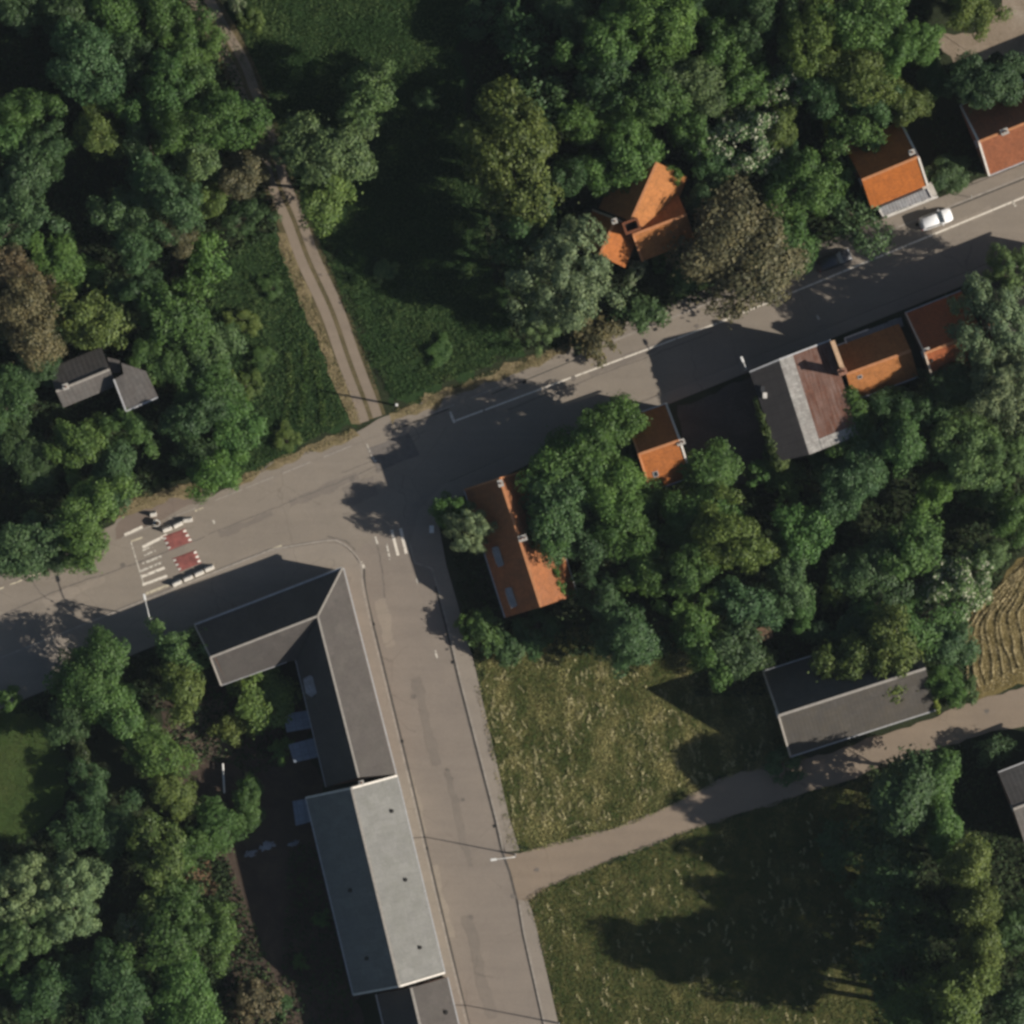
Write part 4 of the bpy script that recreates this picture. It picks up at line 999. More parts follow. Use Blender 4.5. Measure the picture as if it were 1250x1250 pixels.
# ------------------------------------------------------------------ vegetation
def leaf_mesh(name, C, Nrm, size, rng, mat, aspect=0.62):
    """one rhombic leaf spray per centre"""
    n = len(C)
    Nrm = Nrm / np.linalg.norm(Nrm, axis=1, keepdims=True)
    T = np.cross(Nrm, rng.normal(size=(n, 3))); T /= np.linalg.norm(T, axis=1, keepdims=True) + 1e-9
    B = np.cross(Nrm, T)
    s = (size * rng.uniform(.6, 1.35, n))[:, None] if np.isscalar(size) else (size * rng.uniform(.7, 1.3, n))[:, None]
    V = np.stack([C - T * s, C - B * s * aspect + Nrm * s * .18, C + T * s, C + B * s * aspect + Nrm * s * .18], 1).reshape(-1, 3).astype(np.float32)
    me = bpy.data.meshes.new(name); me.vertices.add(4 * n); me.vertices.foreach_set("co", V.ravel())
    me.loops.add(4 * n); me.loops.foreach_set("vertex_index", np.arange(4 * n, dtype=np.int32))
    me.polygons.add(n); me.polygons.foreach_set("loop_start", np.arange(0, 4 * n, 4, dtype=np.int32)); me.polygons.foreach_set("loop_total", np.full(n, 4, np.int32))
    me.update(); me.validate(); me.materials.append(mat); return me

def unit(v): return v / (np.linalg.norm(v, axis=-1, keepdims=True) + 1e-9)

def crown_mesh(name, seed, r, z0, z1, nclump, per, clump_r, leaf, mat, taper=0.0, droop=0.0, sparse=1.0, lobes=0.28):
    rng = np.random.default_rng(seed)
    zc, hz = (z0 + z1) / 2, (z1 - z0) / 2
    ph = rng.uniform(0, 6.28, 6)
    cs = []
    for k in range(nclump):
        d = unit(rng.normal(size=3)); 
        if d[2] < -.55: d[2] *= -.6
        d = unit(d); th = math.atan2(d[1], d[0])
        lob = 1 + lobes * (0.6 * math.sin(2 * th + ph[0]) + 0.5 * math.sin(3 * th + ph[1] + d[2] * 2) + 0.4 * math.sin(5 * th + ph[2]))
        rad = rng.uniform(.25, 1) ** .42 * lob
        c = np.array([d[0] * r * rad, d[1] * r * rad, zc + d[2] * hz * rad ** .5])
        if taper: c[:2] *= 1 - taper * max(0, (c[2] - z0) / (z1 - z0)) ** 1.2
        cs.append(c)
    Cs, Ns = [], []
    for c in cs:
        cr = clump_r * rng.uniform(.55, 1.25)
        n = int(per * (cr / clump_r) ** 2 * sparse)
        d = unit(rng.normal(size=(n, 3)) + np.array([0, 0, .35]))
        rad = rng.uniform(.2, 1, n)[:, None] ** .4
        p = c + d * rad * cr * np.array([1, 1, .72])
        if droop: p[:, 2] -= droop * (np.linalg.norm(p[:, :2] - c[:2], axis=1) / cr) ** 2 * cr
        out = unit(c - np.array([0, 0, zc - hz * .3]))
        Cs.append(p); Ns.append(unit(d * .8 + out * .25 + rng.normal(size=(n, 3)) * .45 + np.array([0, 0, .15])))
    # loose sprays round the outline
    m = nclump * 5; d = unit(rng.normal(size=(m, 3))); d[:, 2] = np.abs(d[:, 2]) * .8 - .1
    idx = rng.integers(0, nclump, m); p = np.array(cs)[idx] + d * clump_r * rng.uniform(.8, 1.55, m)[:, None]
    Cs.append(p); Ns.append(unit(d + rng.normal(size=(m, 3)) * .6))
    return leaf_mesh(name, np.concatenate(Cs), np.concatenate(Ns), leaf, rng, mat), cs

def trunk_mesh(name, seed, h, cs, r0):
    rnd = random.Random(seed); bm = bmesh.new()
    k1 = Vector((rnd.uniform(-.2, .2), rnd.uniform(-.2, .2), h * .3)); k2 = Vector((rnd.uniform(-.4, .4), rnd.uniform(-.4, .4), h * .62))
    tube(bm, [Vector((0, 0, -.1)), Vector((0, 0, .25)), k1, k2, k2 + Vector((0, 0, h * .2))], [r0 * 1.4, r0, r0 * .8, r0 * .5, r0 * .2], 8)
    for c in rnd.sample(cs, min(7, len(cs))):
        c = Vector(c); s = k1.lerp(k2, rnd.random()); tube(bm, [s, s.lerp(c, .5) + Vector((0, 0, .2)), c], [r0 * .42, r0 * .25, r0 * .08], 6)
    me = bpy.data.meshes.new(name); bm.to_mesh(me); bm.free(); me.materials.append(M['bark']); return me

VAR = {}
def variants(key, n, r, h, z0, nclump, per, clump_r, leaf, mat='leaf', r0=.2, **kw):
    VAR[key] = []
    for i in range(n):
        me, cs = crown_mesh('crown', hash(key) % 1 + i * 17 + len(VAR) * 101, r, z0, h - clump_r * .5, nclump, per, clump_r, leaf, M[mat], **kw)
        VAR[key].append((me, trunk_mesh('trunk', i, h, cs, r0), r, h))
variants('large', 5, 4.6, 12.0, 3.0, 74, 215, 1.35, .175, r0=.32, lobes=.42)
variants('medium', 7, 3.0, 8.5, 1.8, 46, 175, 1.0, .155, r0=.2, lobes=.45)
variants('shrub', 5, 1.7, 3.2, .5, 32, 95, .55, .13, r0=.08)
variants('willow', 3, 4.6, 12.0, 2.6, 120, 150, .85, .14, r0=.34, droop=.9, lobes=.32)
variants('tall', 4, 2.9, 16.0, 3.0, 100, 125, .9, .165, r0=.28, taper=.45, lobes=.38)
variants('conical', 2, 3.6, 12.0, 1.2, 110, 135, .8, .15, r0=.25, taper=.8)
variants('blossom', 3, 3.0, 7.0, 1.6, 70, 125, .7, .14, mat='leaf_flower', r0=.16)
variants('sparse', 2, 3.0, 8.0, 2.0, 50, 40, .8, .2, r0=.2, sparse=.8)

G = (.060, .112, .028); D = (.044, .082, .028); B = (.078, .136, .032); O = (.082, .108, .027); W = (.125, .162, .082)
BR = (.118, .094, .050); Y = (.26, .27, .03); U = (.052, .092, .036); GW = (.084, .128, .046); OY = (.090, .124, .030)
trnd = random.Random(11)
def tree(x, y, r, key, col, label, h=None, name=None, ry=None, cat=None, group=None):
    """x, y crown centre and r crown radius in plan units (0.1 m)"""
    vs = VAR[key]; me, tr, br, bh = vs[trnd.randrange(len(vs))]
    rm = r * .1 * 1.08
    if h is None: h = {'large': 8.5 + rm * .7, 'medium': 4.0 + rm * 1.15, 'shrub': 1.2 + rm, 'willow': 9 + rm * .5, 'tall': 16, 'conical': 12, 'blossom': 3 + rm, 'sparse': 4 + rm}[key]
    b = P(x, y, h * .7)
    nm = name or {'shrub': 'shrub', 'willow': 'willow_tree', 'blossom': 'blossoming_tree', 'conical': 'conical_tree'}.get(key, 'broadleaf_tree')
    root = thing(nm, label, cat or ('shrub' if nm == 'shrub' else 'tree'), (b.x, b.y, 0), group or ('shrubs and bushes' if nm == 'shrub' else 'trees among the houses'))
    root.rotation_euler = (0, 0, trnd.uniform(0, 6.283)) if ry is None else (0, 0, 0)
    sx = rm / br; el = trnd.uniform(.86, 1.16); root.scale = (sx * el, sx / el, h / bh)
    c = bpy.data.objects.new('crown', me); COL.objects.link(c); c.parent = root
    j = [trnd.uniform(.92, 1.08) for _ in range(3)]; k = trnd.uniform(.86, 1.16)
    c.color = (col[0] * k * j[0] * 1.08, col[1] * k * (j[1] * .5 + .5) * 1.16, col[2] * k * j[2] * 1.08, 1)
    t = bpy.data.objects.new('trunk', tr); COL.objects.link(t); t.parent = root
    return root
NW = 'trees in the wood west of the dirt track'; UP = 'trees in the wood above the main road'; CE = 'trees in the gardens east of the junction'
SW = 'trees in the gardens behind the slate house'; SE = 'trees along the gravel lane'
T = [
 # wood west of the track
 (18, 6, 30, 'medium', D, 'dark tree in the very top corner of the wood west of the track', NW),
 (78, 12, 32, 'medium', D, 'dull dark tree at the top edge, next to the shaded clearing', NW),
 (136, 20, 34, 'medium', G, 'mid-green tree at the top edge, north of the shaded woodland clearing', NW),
 (205, 14, 32, 'medium', G, 'green tree at the top edge just west of the track', NW),
 (252, 52, 21, 'medium', B, 'small bright tree leaning over the upper bend of the dirt track', NW),
 (106, 78, 40, 'large', U, 'large bluish-dark tree casting shade on the woodland clearing', NW),
 (162, 66, 30, 'medium', D, 'dark tree one crown east of the bluish tree by the clearing', NW),
 (214, 66, 32, 'medium', G, 'green tree two crowns west of the upper track bend', NW),
 (146, 114, 32, 'medium', G, 'green tree just above the small olive tree in the wood', NW),
 (200, 108, 34, 'large', G, 'tall green tree in the middle of the wood west of the track', NW),
 (247, 104, 27, 'medium', G, 'green tree touching the shaded stretch of track from the west', NW),
 (120, 162, 27, 'medium', O, 'small olive-yellow tree surrounded by dark crowns in the wood', NW),
 (176, 164, 30, 'medium', D, 'dark tree just east of the small olive tree', NW),
 (228, 152, 33, 'large', G, 'broad green tree one crown back from the track', NW),
 (284, 146, 34, 'large', G, 'big light-edged tree overhanging the shaded track from the west', NW),
 (242, 190, 30, 'medium', GW, 'pale green tree one crown below the big track-side tree', NW),
 (297, 212, 30, 'medium', BR, 'brownish dark tree above the sunlit start of the track', NW),
 (256, 245, 22, 'medium', OY, 'small yellow-green tree beside the brownish track-side tree', NW),
 (184, 214, 30, 'medium', U, 'bluish-green tree east of the deep shaded pit in the wood', NW),
 (210, 246, 33, 'large', U, 'large bluish-green tree above the bare soil patch', NW),
 (156, 258, 30, 'medium', U, 'dark bluish tree on the edge of the deep shaded pit', NW),
 (29, 132, 27, 'medium', G, 'green tree by the photo edge just below the shaded clearing', NW),
 (8, 172, 24, 'medium', G, 'green tree cut by the photo edge, upper of two', NW),
 (58, 178, 26, 'medium', D, 'dark low tree west of the small olive tree', NW),
 (28, 218, 32, 'medium', U, 'bluish tree by the photo edge west of the shaded pit', NW),
 (24, 268, 32, 'medium', U, 'bluish tree by the photo edge above the bright shrub clump', NW),
 (164, 298, 27, 'medium', U, 'dark bluish tree just west of the bare soil patch', NW),
 (214, 288, 22, 'medium', BR, 'dull brown-green tree directly above the bare soil patch', NW),
 (302, 262, 22, 'medium', D, 'dark small tree at the sunlit start of the track, west side', NW),
 (70, 318, 32, 'medium', B, 'bright green bush-like tree in the wood near the photo edge', NW, 4.0),
 (252, 316, 25, 'shrub', B, 'bright large-leaved shrub east of the bare soil patch', NW),
 (238, 350, 22, 'shrub', B, 'bright shrub below the large-leaved one by the soil patch', NW),
 (20, 344, 32, 'medium', BR, 'brown-green tree at the photo edge beside the bright bush-like tree', NW),
 (32, 392, 40, 'large', BR, 'large brown-olive tree at the photo edge above the grey shed', NW),
 (114, 392, 36, 'medium', O, 'round olive tree directly above the grey shed', NW),
 (164, 356, 22, 'medium', D, 'dark little tree between the round olive tree and the soil patch', NW),
 (206, 388, 36, 'medium', G, 'round green tree at the wood edge beside the meadow', NW),
 (182, 432, 25, 'medium', G, 'green tree just above the square shed annex', NW, 4.6),
 (214, 446, 27, 'medium', G, 'green tree north-east of the square shed annex', NW, 5.0),
 (256, 428, 30, 'medium', GW, 'pale green tree at the meadow edge level with the shed', NW, 5.0),
 (258, 476, 32, 'medium', G, 'green tree east of the square shed annex beside the meadow', NW, 5.5),
 (288, 520, 30, 'medium', G, 'green tree on the meadow edge close to the road', NW, 5.0),
 (232, 512, 28, 'medium', D, 'dark green tree south-east of the square shed annex', NW),
 (268, 572, 27, 'medium', B, 'bright green tree hugging the road kerb east of the lay-by', NW, 6.0),
 (240, 554, 24, 'medium', D, 'dark tree in the shade behind the kerb-side tree', NW, 4.5),
 (94, 545, 30, 'medium', B, 'bright leafy tree in front of the grey shed', NW, 5.5),
 (158, 524, 25, 'medium', G, 'green tree just below the square shed annex', NW, 5.0),
 (138, 578, 27, 'medium', U, 'bluish tree above the bright roadside trees', NW, 6.0),
 (112, 614, 32, 'medium', B, 'bright roadside tree west of the lay-by, upper of the pair', NW, 7.5),
 (98, 656, 30, 'medium', B, 'bright roadside tree west of the lay-by, lower of the pair', NW, 7.0),
 (30, 664, 36, 'medium', U, 'dark bluish tree overhanging the road at the photo edge', NW, 6.5),
 (66, 682, 22, 'medium', U, 'small bluish tree on the kerb between bright and dark trees', NW, 4.2),
 (44, 440, 28, 'medium', D, 'dark tree west of the shed below the brown-olive tree', NW, 4.5),
 (14, 486, 32, 'medium', D, 'dark tree at the photo edge level with the shed', NW, 5.0),
 (40, 560, 34, 'medium', D, 'low dark tree in the shaded hollow near the photo edge', NW, 3.6),
 # meadow trees
 (296, 392, 17, 'shrub', OY, 'yellow-green scrub bush in the meadow west of the track, upper one', UP, 1.6),
 (318, 436, 14, 'shrub', G, 'small scrub bush in the middle of the western meadow', UP, 1.2),
 (300, 470, 18, 'shrub', OY, 'yellow-green scrub bush beside the meadow-edge trees', UP, 1.7),
 (350, 534, 14, 'shrub', O, 'small olive-yellow bush at the roadside end of the western meadow', UP, 1.1),
 (330, 350, 12, 'shrub', G, 'tiny scrub bush near the upper end of the western meadow', UP, 1.0),
 (536, 430, 15, 'shrub', G, 'low scrub bush near the road in the eastern meadow', UP, 1.1),
 (470, 330, 13, 'shrub', GW, 'pale scrub bush in the sunlit part of the eastern meadow', UP, 1.1),
 (398, 186, 45, 'large', GW, 'pale green tree east of the shaded track, upper of two joined crowns', UP, 11.0),
 (398, 236, 34, 'medium', OY, 'yellow-green tree east of the shaded track, lower of two joined crowns', UP, 9.0),
 (450, 122, 34, 'medium', GW, 'light olive tree standing alone in the upper meadow', UP, 11.0),
 (522, 122, 13, 'shrub', GW, 'small pale shrub alone in the shaded meadow', UP),
 (288, 4, 11, 'blossom', GW, 'small white-blossoming bush at the top of the dirt track', UP, 3.0),
 (306, 24, 15, 'shrub', OY, 'yellowish shrub beside the upper dirt track', UP),
 # wood above the main road
 (624, 192, 58, 'large', O, 'huge round olive tree facing the shaded meadow', UP, 16.0),
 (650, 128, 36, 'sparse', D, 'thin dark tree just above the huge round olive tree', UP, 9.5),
 (642, 264, 38, 'medium', D, 'dark tree between the huge round olive tree and grey-green willow', UP, 12.5),  # added tree, closes the sunlit gap between two meadow shadows
 (704, 146, 27, 'medium', B, 'bright green tree between the huge olive tree and the cottage', UP, 10.0),
 (692, 336, 58, 'willow', W, 'big grey-green willow west of the orange cross-gabled cottage', UP, 17.0),
 (664, 388, 28, 'willow', GW, 'low willow growth at the foot of the big grey-green willow', UP, 6.5),
 (730, 412, 28, 'shrub', BR, 'brownish roadside shrub below the big grey-green willow', UP, 3.2),
 (786, 384, 24, 'shrub', U, 'dark green roadside shrub below the cross-gabled cottage', UP, 3.4),
 (762, 182, 38, 'large', G, 'big green tree touching the north-west roof of the cottage', UP, 10.5),
 (738, 212, 27, 'medium', G, 'green tree just west of the cottage ridge end', UP, 8.0),
 (692, 216, 24, 'medium', D, 'dark tree between the huge olive tree and the cottage', UP, 12.0),
 (738, 48, 38, 'large', G, 'green tree near the top edge above the huge olive tree', UP, 13.0),
 (742, 96, 34, 'large', D, 'dark tree north of the bright tree by the cottage', UP, 12.0),
 (792, 116, 40, 'large', G, 'large green tree directly north of the cottage', UP, 12.0),
 (806, 28, 38, 'large', B, 'bright green tree at the top edge north of the cottage', UP, 13.0),
 (696, 18, 30, 'medium', D, 'dark tree at the top edge beside the shaded meadow', UP, 9.0),
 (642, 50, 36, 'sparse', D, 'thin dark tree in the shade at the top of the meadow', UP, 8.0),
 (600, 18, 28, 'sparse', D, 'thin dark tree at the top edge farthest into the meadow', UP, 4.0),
 (838, 104, 36, 'large', GW, 'grey-olive tree north-east of the cottage', UP, 11.5),
 (884, 60, 30, 'medium', G, 'bluish-green round tree in the upper wood', UP, 10.0),
 (852, 16, 30, 'medium', D, 'dark tree at the top edge beside the bright green one', UP, 9.0),
 (924, 20, 34, 'large', D, 'dark tree at the top edge in the middle of the upper wood', UP, 11.0),
 (986, 46, 34, 'large', OY, 'olive tree with bright top in the upper wood', UP, 12.0),
 (1056, 26, 40, 'large', B, 'large bright tree at the top edge near the sandy yard', UP, 12.0),
 (1108, 56, 30, 'large', B, 'bright tree bordering the sandy yard from the west', UP, 10.5),
 (1042, 86, 38, 'large', O, 'olive-green tree two crowns west of the sandy yard', UP, 11.5),
 (962, 104, 27, 'blossom', G, 'white-flecked blossoming tree, smaller of two in the upper wood', UP, 8.0),
 (906, 104, 28, 'medium', G, 'green tree just above the larger blossoming tree', UP, 9.0),
 (906, 172, 40, 'blossom', GW, 'larger pale-flecked blossoming tree east of the cottage', UP, 9.0),
 (950, 156, 24, 'medium', O, 'olive tree between the two blossoming trees', UP, 8.0),
 (1018, 152, 11, 'shrub', Y, 'small vivid yellow bush in the wood by the canopy house', UP, 4.5),
 (1046, 172, 32, 'medium', G, 'green tree touching the canopy house roof from the west', UP, 8.0),
 (1066, 116, 30, 'medium', D, 'dark green tree north of the canopy house', UP, 9.0),
 (1102, 126, 24, 'medium', O, 'olive tree over the north end of the white verge', UP, 8.0),
 (1000, 108, 28, 'medium', D, 'dark tree north of the vivid yellow bush', UP, 9.5),
 (982, 228, 38, 'large', B, 'big bright tree between brown tree and canopy house', UP, 10.0),
 (964, 288, 30, 'medium', G, 'green tree above the charcoal car', UP, 7.5),
 (906, 304, 60, 'large', BR, 'huge brown-leaved tree overhanging the main road', UP, 11.0),
 (896, 362, 30, 'sparse', BR, 'thin brown growth reaching over the kerb below the brown tree', UP, 7.0),
 (866, 240, 25, 'medium', U, 'dark bluish tree just east of the cross-gabled cottage', UP, 7.0),
 (872, 192, 27, 'medium', D, 'dark tree north-east of the cottage roof', UP, 7.5),
 (846, 158, 26, 'medium', G, 'green tree close above the cottage ridge', UP, 8.5),
 (958, 204, 22, 'medium', D, 'dark tree just west of the big bright tree', UP, 6.5),
 (1052, 272, 32, 'sparse', U, 'thin dark tree between the two parked cars and canopy house', UP, 7.0),
 (1154, 214, 24, 'medium', U, 'dark round bush against the eastern side of the canopy house', UP, 4.6),
 (1206, 102, 36, 'large', U, 'dark bluish round tree below the sandy yard', UP, 9.0),
 (1188, 10, 29, 'medium', OY, 'rounded olive tree standing in the sandy yard', UP, 6.0),
 (816, 213, 13, 'shrub', B, 'bright climber growing over the cottage ridge end', UP, 7.4),
 (806, 320, 11, 'shrub', G, 'small green bush at the south-east foot of the cottage', UP, 3.0),
 (776, 332, 12, 'blossom', GW, 'pale little bush in the notch below the cottage', UP, 2.6),
 (1140, 100, 20, 'medium', D, 'dark tree in the shade west of the bluish round tree', UP, 4.5),
 (845, 330, 24, 'medium', D, 'dark tree between the cottage and the huge brown tree', UP, 4.0),
 # gardens east of the junction
 (572, 644, 27, 'willow', (.16, .20, .11), 'pale grey-green tree between the footway and long cottage', CE, 9.0),
 (545, 622, 19, 'medium', G, 'dark green tree on the footway corner beside the pale one', CE, 6.5),
 (700, 566, 45, 'large', G, 'large green tree between the long cottage and small house', CE, 11.5),
 (736, 526, 36, 'large', G, 'green tree on the main road footway west of the small house', CE, 11.0),
 (762, 520, 24, 'medium', B, 'bright tree pressed against the small house', CE, 9.5),
 (682, 616, 46, 'large', U, 'bluish-green tree shading the ridge of the long cottage', CE, 11.5),
 (670, 652, 27, 'medium', G, 'green tree leaning over the long cottage just below its chimney', CE, 10.5),
 (744, 594, 34, 'large', B, 'bright green tree in the middle of the garden clump', CE, 11.5),
 (760, 642, 36, 'large', G, 'green tree south of the bright garden tree', CE, 10.5),
 (718, 662, 30, 'medium', U, 'bluish tree south-east of the long cottage chimney', CE, 9.0),
 (786, 696, 26, 'medium', B, 'bright round tree at the lower end of the garden clump', CE, 9.0),
 (790, 608, 26, 'medium', G, 'green tree just below the small house', CE, 7.5),
 (680, 712, 15, 'shrub', B, 'bright climber over the rear corner of the long cottage', CE, 6.2),
 (764, 778, 46, 'conical', U, 'dark conical tree on the edge of the dry grass plot', CE, 13.5),
 (730, 728, 28, 'medium', U, 'dark tree between long cottage and conical tree', CE, 8.0),
 (866, 574, 34, 'tall', G, 'tall green tree at the upper end of the central row', CE, 9.0),
 (850, 626, 36, 'large', G, 'green tree second from the top of the central row', CE, 9.5),
 (890, 652, 40, 'large', OY, 'broad yellowish-green tree in the middle of the central row', CE, 13.0),
 (836, 690, 32, 'large', G, 'green tree on the western flank of the central row', CE, 11.0),
 (846, 742, 27, 'medium', B, 'bright tree near the lower end of the central row', CE, 9.0),
 (906, 738, 32, 'medium', U, 'bluish tree above the tiny brick outhouse', CE, 9.5),
 (858, 788, 30, 'medium', G, 'green tree at the foot of the central row', CE, 8.5),
 (896, 790, 32, 'medium', U, 'dark tree west of the long barn end', CE, 8.5),
 (934, 802, 13, 'shrub', GW, 'pale little bush at the corner of the long barn', CE, 4.0),
 (592, 774, 23, 'shrub', G, 'low green bush at the south end of the long cottage', CE, 3.6),
 (570, 764, 13, 'shrub', B, 'small bright bush on the side road footway', CE, 3.2),
 (618, 790, 22, 'shrub', D, 'dark low bush at the top of the dry grass plot', CE, 2.8),
 (655, 772, 24, 'shrub', D, 'dark bush behind the long cottage end gable', CE, 3.0),
 (961, 592, 24, 'shrub', B, 'bright bush below the workshop rear wall', CE, 4.0),
 (932, 574, 18, 'shrub', G, 'green bush at the lower end of the workshop ivy', CE, 3.6),
 (1050, 574, 34, 'large', U, 'bluish-green tree south-east of the workshop', CE, 9.5),
 (1020, 614, 26, 'medium', U, 'dark tree south of the workshop rear corner', CE, 7.5),
 (978, 652, 32, 'medium', G, 'green tree one crown east of the central row', CE, 9.0),
 (962, 702, 30, 'medium', U, 'bluish tree above the shaded barn yard', CE, 8.5),
 (975, 738, 20, 'medium', G, 'small green tree at the edge of the shaded barn yard', CE, 6.5),
 (1016, 728, 15, 'shrub', OY, 'small yellowish bush in the thicket above the barn', CE, 4.0),
 (1060, 696, 34, 'medium', D, 'dark tree in the thicket east of the yellowish bush', CE, 7.0),
 (1102, 542, 30, 'tall', G, 'tall green tree behind the red house', CE, 12.0),
 (1090, 494, 26, 'medium', D, 'dark tree just below the terrace cottage', CE, 7.5),
 (1120, 664, 32, 'medium', B, 'bright green tree in the eastern thicket', CE, 9.0),
 (1142, 602, 22, 'medium', B, 'bright little tree above the shaded eastern pit', CE, 7.5),
 (1178, 548, 36, 'large', GW, 'pale green tree below the big willow', CE, 10.0),
 (1218, 560, 32, 'willow', GW, 'grey-green tree at the eastern photo edge', CE, 9.5),
 (1212, 392, 50, 'willow', W, 'huge pale willow hiding the end of the house row', CE, 15.0),
 (1228, 462, 48, 'willow', W, 'second pale willow just below the huge one', CE, 14.0),
 (1232, 328, 26, 'willow', GW, 'olive willow crown leaning towards the main road', CE, 12.0),
 (1176, 466, 34, 'large', U, 'dark bluish tree behind the red house by the willows', CE, 9.5),
 (1242, 636, 24, 'medium', B, 'bright tree at the eastern edge above the stubble field', CE, 7.0),
 (1172, 712, 38, 'blossom', GW, 'white-flecked tree on the edge of the stubble field', CE, 6.5),
 (1206, 680, 20, 'medium', GW, 'pale green tree above the stubble field tip', CE, 6.0),
 (1060, 756, 42, 'medium', D, 'dark broad tree in the thicket above the long barn', CE, 6.0),
 (1118, 760, 42, 'medium', G, 'green broad tree in the thicket near the stubble field', CE, 6.5),
 (1092, 802, 38, 'medium', O, 'olive tree touching the barn ridge', CE, 10.0),
 (1160, 790, 28, 'medium', U, 'bluish tree bordering the stubble field', CE, 6.0),
 (1044, 806, 38, 'medium', O, 'dull olive tree above the barn roof', CE, 8.5),
 (1150, 832, 22, 'medium', G, 'green tree over the eastern barn gable', CE, 8.5),
 (1178, 846, 15, 'shrub', GW, 'pale bush between the barn and stubble field', CE, 3.2),
 (1200, 600, 28, 'medium', D, 'dark tree in the eastern shaded pit', CE, 4.0),
 (1010, 560, 22, 'medium', D, 'dark small tree right behind the workshop', CE, 5.0),
 (1140, 500, 28, 'medium', D, 'dark tree below the red house', CE, 7.0),
 # south-east
 (958, 934, 22, 'shrub', U, 'dark bush at the western corner of the long barn', SE, 2.6),
 (1216, 916, 20, 'sparse', U, 'thin small tree on the lower edge of the gravel lane', SE, 4.0),
 (1104, 978, 46, 'tall', D, 'tall dark green tree below the long barn', SE, 16.0),
 (1142, 950, 30, 'tall', G, 'tall green tree beside the gravel lane bend', SE, 13.0),
 (1150, 1010, 30, 'tall', G, 'tall green tree heading the southern poplar row', SE, 15.0),
 (1182, 1054, 30, 'tall', O, 'tall olive poplar second in the southern row', SE, 20.5),
 (1192, 1106, 28, 'tall', O, 'tall olive poplar third in the southern row', SE, 20.5),
 (1200, 1156, 28, 'tall', O, 'tall olive poplar fourth in the southern row', SE, 20.5),
 (1186, 1198, 30, 'tall', OY, 'tall yellowish poplar fifth in the southern row', SE, 20.5),
 (1158, 1232, 40, 'tall', OY, 'tall yellowish poplar at the lower end of the row', SE, 25.0),
 (1116, 1236, 34, 'tall', G, 'tall green tree at the bottom edge beside the poplars', SE, 21.0),
 (1240, 1226, 30, 'medium', U, 'bluish tree in the bottom corner east of the poplars', SE, 9.0),
 (1238, 1130, 30, 'medium', D, 'dark tree east of the poplar row', SE, 8.0),
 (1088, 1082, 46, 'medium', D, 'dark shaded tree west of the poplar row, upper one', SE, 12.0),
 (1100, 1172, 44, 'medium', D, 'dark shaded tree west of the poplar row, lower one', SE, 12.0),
 (1030, 1040, 30, 'shrub', D, 'dark bush in the deep shade below the gravel lane', SE, 2.6),
 # south-west gardens
 (112, 822, 40, 'large', G, 'big green garden tree close to the shaded main road', SW, 9.0),
 (146, 866, 32, 'medium', G, 'green tree below the big garden tree', SW, 7.0),
 (186, 914, 32, 'medium', B, 'bright tree west of the trodden yard', SW, 6.0),
 (84, 874, 28, 'medium', D, 'dark tree above the rounded lawn', SW, 5.5),
 (228, 790, 30, 'medium', GW, 'pale tree at the west gable of the slate house, upper one', SW, 9.0),
 (222, 832, 30, 'medium', OY, 'yellowish tree at the west gable of the slate house, lower one', SW, 8.0),
 (318, 850, 37, 'medium', OY, 'olive tree against the rear of the short slate wing', SW, 5.0),
 (286, 890, 20, 'shrub', O, 'brownish bush on the trodden yard', SW, 2.6),
 (342, 916, 14, 'shrub', B, 'small bright bush beside the blue-grey annex roofs', SW, 2.4),
 (302, 976, 22, 'medium', G, 'green small tree in the yard right of the white rail', SW, 4.0),
 (266, 1012, 28, 'medium', G, 'green tree below the white rail', SW, 4.6),
 (206, 962, 26, 'medium', O, 'dull olive tree below the trodden yard', SW, 4.6),
 (194, 1046, 38, 'medium', OY, 'large yellow-green tree in the south-west garden', SW, 8.0),
 (228, 1034, 24, 'medium', G, 'green tree beside the large yellow-green one', SW, 6.0),
 (28, 1086, 44, 'willow', W, 'big grey-green tree at the western edge of the garden', SW, 11.0),
 (84, 1094, 42, 'willow', W, 'grey-green tree just east of the big edge one', SW, 10.5),
 (30, 1138, 36, 'willow', GW, 'grey-green tree below the big edge one', SW, 9.5),
 (4, 1188, 16, 'shrub', B, 'bright bush at the western photo edge near the bottom', SW, 3.4),
 (206, 1134, 44, 'large', G, 'broad leafy green tree in the south-west garden', SW, 8.5),
 (262, 1136, 30, 'medium', B, 'bright green tree facing the shaded hall yard', SW, 7.0),
 (144, 1210, 40, 'large', D, 'dark green tree at the bottom of the south-west garden', SW, 8.0),
 (226, 1226, 44, 'large', G, 'green tree at the bottom edge beside the brownish bush', SW, 8.0),
 (314, 1222, 24, 'shrub', BR, 'brownish bush at the bottom edge facing the hall', SW, 3.0),
 (58, 1214, 36, 'medium', D, 'dark tree in the bottom western shade', SW, 5.5),
 (96, 1180, 22, 'medium', D, 'dark small tree below the grey-green pair', SW, 4.5),
 (158, 1136, 18, 'blossom', GW, 'white-flecked shrub west of the broad leafy tree', SW, 4.5),
 (10, 852, 13, 'shrub', B, 'small bright bush above the rounded lawn', SW, 2.8),
 (110, 960, 24, 'medium', D, 'dark tree east of the rounded lawn', SW, 4.6),
 (130, 1010, 36, 'medium', D, 'dark tree in the shade below the rounded lawn', SW, 4.0),
 (344, 1226, 12, 'shrub', D, 'small weed bush near the hall wall at the bottom', SW, 1.6),
 (394, 1122, 10, 'shrub', G, 'small weed bush halfway down the hall wall', SW, 1.5),
 (366, 1176, 9, 'shrub', G, 'small weed bush in the shaded hall yard', SW, 1.4),
]
